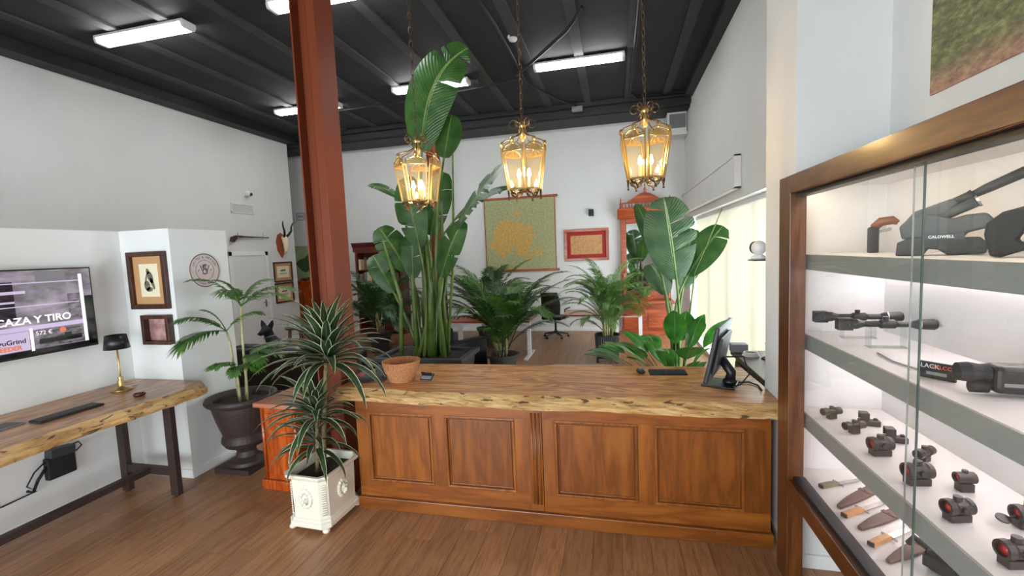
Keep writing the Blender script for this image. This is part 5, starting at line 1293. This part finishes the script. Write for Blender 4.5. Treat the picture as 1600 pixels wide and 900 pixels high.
MB().tube([pt(1448, 328, .02), pt(1503, 300, .02)], [.02, .02], 14).build('lower_tube', gp, t, smooth=True)
MB().tube([pt(1502, 300.5, .02), pt(1505, 299, .02)], [.023, .023], 14).build('tube_cap', M['silver'], t)
MB().box((1430-1390)*k_, (1488-1390)*k_, (399-369)*k_, (399-358)*k_, .05, .057, m).build('name_plate', M['black'], t)
text_mesh('lettering', 'CALDWELL', .0145, M['white_plastic'], t, m @ Matrix.Translation(((1456-1390)*k_, (399-363.5)*k_, .0575)), .0004, bold=.0004)
t = thing('boxed_brush', 'small brown curved brush pack behind the rifle rest', 'brush', (1.32, 2.72, SH[0]))
MB().prism([(-.02, 0), (.02, 0), (.02, .15), (-.02, .13)], -.02, .02, 'Y').build('post', dg, t, bevel=.006); MB().tube([(-.0, 0, .13), (.03, -.01, .16), (.07, -.03, .165), (.09, -.04, .15)], [.02, .024, .022, .012], 10).build('head', plain('brown_wood_handle', (128, 74, 44), .4), t, smooth=True)
MB().tube([(.0, 0, .1), (.07, -.02, .12)], .008, 8).build('clip', M['silver'], t)
t = thing('shooting_stand', 'black curved chair-shaped rifle stand at the right end of the top shelf', 'rifle stand', (1.22, 1.80, SH[0]))
u = Vector((.16, -.14, 0)).normalized(); m2 = frame_m((0, 0, 0), u, (0, 0, 1)); P2 = lambda pts: [((x-1535)*.0019, (398-y)*.0019) for x, y in pts]
flat_shape('frame', M['black_matte'], t, P2([(1532, 397), (1524, 360), (1526, 340), (1545, 322), (1590, 308), (1640, 300), (1645, 312), (1605, 325), (1575, 345), (1562, 370), (1570, 376), (1650, 345), (1652, 358), (1580, 384), (1545, 399)]), .07, m2, bevel=.008)
MB().tube([m2 @ Vector(((1600-1535)*.0019, (398-308)*.0019, 0)), m2 @ Vector(((1604-1535)*.0019, (398-290)*.0019, 0))], [.01, .014], 10).build('knob', M['black'], t)
t.location.z += .0025

# second shelf: scopes on clear stands
def scope(label, x, y, rz, square):
    t = thing('rifle_scope', label, 'scope', (x, y, SH[1]), rz, 'black rifle scopes on the second shelf')
    mx = Matrix.Translation((0, 0, .115)) @ Matrix.Rotation(PI/2, 4, 'Y')
    MB().lathe([(.0, -.2), (.026, -.2), (.026, -.12), (.015, -.09), (.015, -.03), (.022, -.02), (.022, .035), (.015, .045), (.015, .1), (.024, .125), (.027, .19), (.022, .2), (0, .2)], 20, m=mx).build('body', M['black'], t, smooth=False)
    MB().lathe([(.012, 0), (.012, .018), (.0, .019)], 12, (0, 0, .134)).build('turret', M['black'], t); MB().lathe([(.027, 0), (.027, .004)], 16, m=mx @ Matrix.Translation((0, 0, .13))).build('ring', M['silver'], t)
    MB().lathe([(.0265, 0), (.0265, .003)], 16, m=mx @ Matrix.Translation((0, 0, -.16))).build('ring', M['grey_metal'], t)
    if square: MB().box(-.205, -.14, -.026, .026, .085, .145).build('eye_piece', M['black'], t, bevel=.004)
    s_ = MB(); s_.box(-.075, .085, -.03, .03, 0, .004)
    for q in (-.07, .075): s_.box(q-.003, q+.003, -.028, .028, 0, .1)
    s_.build('clear_stand', M['glass'], t)
scope('rear rifle scope with a boxy eyepiece, on the second shelf', 1.265, 2.74, R(-4), True)
scope('front rifle scope lying before the other one on the second shelf', 1.275, 2.50, R(-4), True)
t = thing('label_stand', 'small dark brand label stand with white and orange lettering', 'label', (1.165, 1.95, SH[1]))
u = Vector((.055, -.075, 0)).normalized(); m = frame_m((0, 0, 0), u, (0, 0, 1))
MB().box(-.055, .055, .0, .062, -.006, .006, m).build('plate', M['black'], t, bevel=.001)
text_mesh('lettering', 'BLACK', .0225, M['white_plastic'], t, m @ Matrix.Translation((-.026, .046, .0064)), .0002, bold=.0003)
text_mesh('lettering', 'FALCON', .0195, plain('orange_print', (226, 92, 40), .5), t, m @ Matrix.Translation((.024, .046, .0064)), .0002, bold=.0003)
MB().box(-.03, .03, .014, .026, .006, .0064, m).build('caption_bar', M['grey_metal'], t)
tag(MB().tube([(1.18, 2.0, SH[1]+.006), (1.15, 2.2, SH[1]+.006), (1.17, 2.35, SH[1]+.006)], .004, 6).build('stylus', M['grey_metal'], None), 'thin pale rod lying behind the small label stand', 'rod')
t = thing('thermal_monocular', 'large black thermal monocular lying at the right of the second shelf', 'monocular', (1.30, 1.76, SH[1]), R(-8))
MB().box(-.1, .17, -.045, .045, .012, .105).build('body', M['black'], t, bevel=.022, segs=4); MB().lathe([(.0, -.16), (.03, -.16), (.034, -.13), (.028, -.1), (.03, -.08)], 18, m=Matrix.Translation((-.02, 0, .075)) @ Matrix.Rotation(PI/2, 4, 'Y')).build('eyepiece', M['black_matte'], t, smooth=False)
MB().lathe([(.02, -.125), (.02, -.08)], 14, m=Matrix.Translation((-.02, 0, .026)) @ Matrix.Rotation(PI/2, 4, 'Y')).build('battery_cap', M['black_matte'], t)
MB().box(-.08, -.02, -.047, -.045, .04, .052).build('badge', M['grey_plastic'], t, bevel=.001)
for k in range(3): MB().box(.0+k*.03, .018+k*.03, -.02, .0, .105, .11).build('button', M['black_matte'], t)

# third shelf: small sights
red = plain('red_lens', (190, 36, 30), .12, coat=.5)
sight_n = {}
def sight(label, x, y, kind, rz=0, s=1.0):
    t = thing('weapon_sight', label, 'sight', (x, y, SH[2]), R(rz), 'small black sights on the third shelf'); bm_ = plain('sight_black_%d' % len(sight_n), (44, 40, 40), .45); sight_n[label] = 1
    mx = Matrix.Translation((0, 0, .042*s)) @ Matrix.Rotation(PI/2, 4, 'Y')
    if kind == 'dot':
        MB().lathe([(.017, -.034), (.022, -.034), (.023, -.02), (.02, -.012), (.021, .016), (.023, .022), (.022, .034), (.016, .034)], 20, m=mx @ Matrix.Scale(s, 4), cap=False).build('tube', bm_, t, smooth=False, solid=.003)
        MB().lathe([(.0175*s, 0), (0, -.003)], 18, m=mx @ Matrix.Translation((0, 0, -.028*s))).build('front_lens', red, t, smooth=True); MB().lathe([(.0175*s, 0), (0, .003)], 18, m=mx @ Matrix.Translation((0, 0, .028*s))).build('rear_lens', M['black'], t)
        MB().box(-.03*s, .03*s, -.016*s, .016*s, 0, .022*s).build('mount', bm_, t, bevel=.003); MB().lathe([(.011*s, 0), (.011*s, .012*s), (0, .013*s)], 12, (0, 0, .062*s)).build('turret', bm_, t); MB().lathe([(.01*s, 0), (.01*s, .01*s)], 12, m=Matrix.Translation((0, -.019*s, .042*s)) @ Matrix.Rotation(PI/2, 4, 'X')).build('side_dial', bm_, t)
    elif kind == 'riser':
        MB().lathe([(.015, -.03), (.02, -.03), (.021, .03), (.015, .03)], 18, m=mx @ Matrix.Translation((-.012, 0, 0)), cap=False).build('tube', bm_, t, solid=.003)
        MB().lathe([(.016, 0), (0, -.003)], 16, m=mx @ Matrix.Translation((-.012, 0, -.024))).build('front_lens', red, t, smooth=True); MB().box(-.024, .024, -.018, .018, 0, .034).build('mount', bm_, t, bevel=.003); MB().lathe([(.01, 0), (.01, .012)], 12, (0, 0, .072)).build('turret', bm_, t)
    elif kind == 'tube':
        MB().lathe([(.014, -.055), (.019, -.055), (.02, -.03), (.015, -.02), (.015, .02), (.019, .028), (.019, .05), (.013, .05)], 18, m=mx, cap=False).build('tube', bm_, t, smooth=False, solid=.003); MB().lathe([(.0145, 0), (0, -.002)], 14, m=mx @ Matrix.Translation((0, 0, -.046))).build('front_lens', M['black'], t)
        MB().lathe([(.0145, 0), (0, .002)], 14, m=mx @ Matrix.Translation((0, 0, .042))).build('rear_lens', M['black'], t)
        MB().box(-.022, .022, -.015, .015, 0, .03).build('mount', bm_, t, bevel=.003); MB().lathe([(.012, 0), (.012, .014)], 12, (0, 0, .056)).build('turret', bm_, t); MB().torus((.018, 0, .042), .018, .004, 14, 6, m=Matrix.Rotation(PI/2, 4, 'Y')).build('ring', bm_, t)
    else:
        MB().box(-.045, .05, -.02, .02, 0, .03).build('housing', bm_, t, bevel=.004)
        MB().box(-.04, .0, -.024, -.018, .03, .068).box(-.04, .0, .018, .024, .03, .068).box(-.04, .0, -.024, .024, .064, .07).build('hood', bm_, t, bevel=.002); MB().box(-.022, -.02, -.018, .018, .03, .064).build('window', M['glass'], t)
        MB().lathe([(.009, 0), (.009, .01)], 10, (.03, 0, .03)).build('button', bm_, t)
sight('small tubular sight farthest left at the back of the third shelf', 1.16, 2.76, 'tube', 20)
sight('tubular magnifier with a ring, in front of the farthest sights', 1.18, 2.56, 'tube', 20)
sight('hooded holographic sight beside the tubular magnifier', 1.30, 2.68, 'holo', -10)
sight('hooded holographic sight nearer the glass edge, second of two', 1.31, 2.47, 'holo', -10)
sight('red-lens dot sight in front of the second hooded sight', 1.17, 2.31, 'dot', 8, 1.3)
sight('dark-lens sight with a side lever in the middle of the rear row', 1.32, 2.27, 'tube', 35)
sight('red-lens dot sight behind the overlapping pane edges', 1.17, 2.05, 'dot', 8, 1.35)
sight('tall riser-mounted red dot sight in the rear row', 1.31, 2.02, 'riser', 5)
sight('small red-lens dot sight in the front row, second from the right', 1.15, 1.80, 'dot', 12, 1.2)
sight('red dot sight with an open flip cap near the right edge', 1.345, 1.79, 'dot', 5, 1.2)
t = [o for o in bpy.data.objects if o.name.startswith('weapon_sight') and o.type == 'EMPTY'][-1]
MB().lathe([(.02, -.003), (.02, .003), (0, .003)], 16, m=Matrix.Translation((-.075, .0, .03)) @ Matrix.Rotation(R(20), 4, 'X')).tube([(-.055, 0, .033), (-.035, 0, .045)], .004, 6).build('flip_cap', M['black'], t)
sight('red-lens dot sight nearest the viewer at the bottom right', 1.155, 1.57, 'dot', 10, 1.25)

# cabinet floor: knives and sheaths
ZB = .66
blade_m = plain('knife_steel', (176, 172, 168), .25, metal=.8); leather = plain('brown_leather', (98, 76, 70), .6, bump=.2, bscale=120); olive = plain('olive_wood', (196, 142, 88), .4, var=.15, vscale=30); horn_m = plain('dark_horn_grip', (112, 106, 84), .4, var=.3, vscale=20)
def knife(label, a, b_, hm):
    a, b_ = Vector(a), Vector(b_); d = b_-a; L = d.length; t = thing('hunting_knife', label, 'knife', (a.x, a.y, ZB), math.atan2(d.y, d.x), 'hunting knives on the cabinet floor')
    MB().prism([(0, -.014), (L*.36, -.012), (L*.38, -.016), (L*.38, .014), (L*.18, .016), (0, .013)], .002, .024, 'Z').build('handle', hm, t, bevel=.005, segs=3)
    MB().box(L*.38, L*.40, -.034, .034, .004, .018).build('guard', M['silver'], t, bevel=.003); MB().prism([(L*.40, -.014), (L*.85, -.013), (L, .008), (L*.88, .013), (L*.40, .014)], .009, .012, 'Z').build('blade', blade_m, t)
    MB().box(-.006, 0, -.014, .014, .003, .022).build('pommel', M['dark_metal'], t)
def sheath(label, a, b_):
    a, b_ = Vector(a), Vector(b_); d = b_-a; L = d.length; t = thing('knife_sheath', label, 'sheath', (a.x, a.y, ZB), math.atan2(d.y, d.x), 'leather sheaths on the cabinet floor')
    n = 8; top = [(L*i/n, .012+.022*math.sin(min(1, i/n*1.6)*PI/2)) for i in range(n+1)]
    MB().prism(top + [(x, -y*.8) for x, y in reversed(top)], .0, .018, 'Z').build('body', leather, t, bevel=.006, segs=3); MB().box(L*.7, L*.78, -.03, .036, .018, .022).build('belt_strap', leather, t, bevel=.001); MB().lathe([(.006, 0), (.006, .003), (0, .004)], 10, (L*.74, .005, .022)).build('stud', M['bronze'], t)
knife('hunting knife with a dark horn grip, farthest back on the cabinet floor', (1.09, 2.70), (1.35, 2.82), horn_m)
sheath('brown leather sheath between the horn knife and first olive knife', (1.09, 2.50), (1.36, 2.72))
knife('olive-handled hunting knife, the middle of the three knives', (1.08, 2.42), (1.36, 2.60), olive)
sheath('plain brown leather sheath between the two olive-handled knives', (1.10, 2.32), (1.36, 2.50))
knife('olive-handled hunting knife, the nearest of the three knives', (1.09, 2.20), (1.36, 2.38), olive)
sheath('stitched brown leather sheath nearest to the viewer', (1.10, 2.09), (1.36, 2.27))
t = thing('black_pouch', 'black fabric holster pouch at the bottom right of the cabinet floor', 'pouch', (1.335, 2.0, ZB), R(-60))
MB().box(-.14, .14, -.06, .06, 0, .09).build('bag', M['black_fabric'], t, bevel=.03, segs=3); MB().box(-.13, -.02, -.066, -.06, .02, .07).build('flap', M['black_matte'], t, bevel=.004); MB().tube([(-.14, 0, .06), (-.2, .0, .08), (-.22, 0, .04)], .012, 8).build('strap', M['black_matte'], t)

# poster above the cabinet
def poster_mat():
    m, nt, b = new_mat('grass_photo_print'); N = nt.nodes.new; L = nt.links.new
    tc = N('ShaderNodeTexCoord'); mp = N('ShaderNodeMapping'); mp.inputs['Rotation'].default_value = (R(-25), 0, 0); mp.inputs['Scale'].default_value = (1, 2.0, 4.5); L(tc.outputs['Object'], mp.inputs[0])
    n = N('ShaderNodeTexNoise'); n.inputs['Scale'].default_value = 7; n.inputs['Detail'].default_value = 9; n.inputs['Roughness'].default_value = .68; L(mp.outputs[0], n.inputs['Vector'])
    g = N('ShaderNodeValToRGB'); e = g.color_ramp.elements; e[0].position = .3; e[0].color = lin((62, 58, 40)); e[1].position = .72; e[1].color = lin((168, 166, 112)); q = e.new(.5); q.color = lin((108, 112, 72)); L(n.outputs['Fac'], g.inputs[0])
    d = N('ShaderNodeValToRGB'); e = d.color_ramp.elements; e[0].position = .3; e[0].color = lin((104, 74, 58)); e[1].position = .7; e[1].color = lin((214, 164, 140)); L(n.outputs['Fac'], d.inputs[0])
    sp = N('ShaderNodeSeparateXYZ'); L(tc.outputs['Object'], sp.inputs[0]); ad = N('ShaderNodeMath'); ad.operation = 'MULTIPLY_ADD'; L(n.outputs['Fac'], ad.inputs[0]); ad.inputs[1].default_value = .25; L(sp.outputs[2], ad.inputs[2])
    mr = N('ShaderNodeMapRange'); L(ad.outputs[0], mr.inputs[0]); mr.inputs[1].default_value = .13; mr.inputs[2].default_value = .26
    mx = N('ShaderNodeMix'); mx.data_type = 'RGBA'; L(mr.outputs[0], mx.inputs[0]); L(d.outputs[0], mx.inputs[6]); L(g.outputs[0], mx.inputs[7]); L(mx.outputs[2], b.inputs['Base Color']); b.inputs['Roughness'].default_value = .55; return m
t = thing('wall_poster', 'large photo print of dry grass and earth above the display cabinet', 'poster', (1.51, 1.6, 2.715))
MB().box(-.012, -.004, -1.1, 1.03, 0, 1.4).build('print', poster_mat(), t); MB().box(-.004, 0, -1.08, 1.01, .02, 1.38).build('backing_board', M['white_plastic'], t)

# things that rest on a board sit a hair above it
for o in bpy.data.objects:
    if o.type == 'EMPTY' and o.get('category') in ('rifle rest', 'brush', 'rifle stand', 'scope', 'label', 'monocular', 'sight', 'knife', 'sheath', 'pouch', 'candlestick', 'cable'):
        o.location.z += .0008
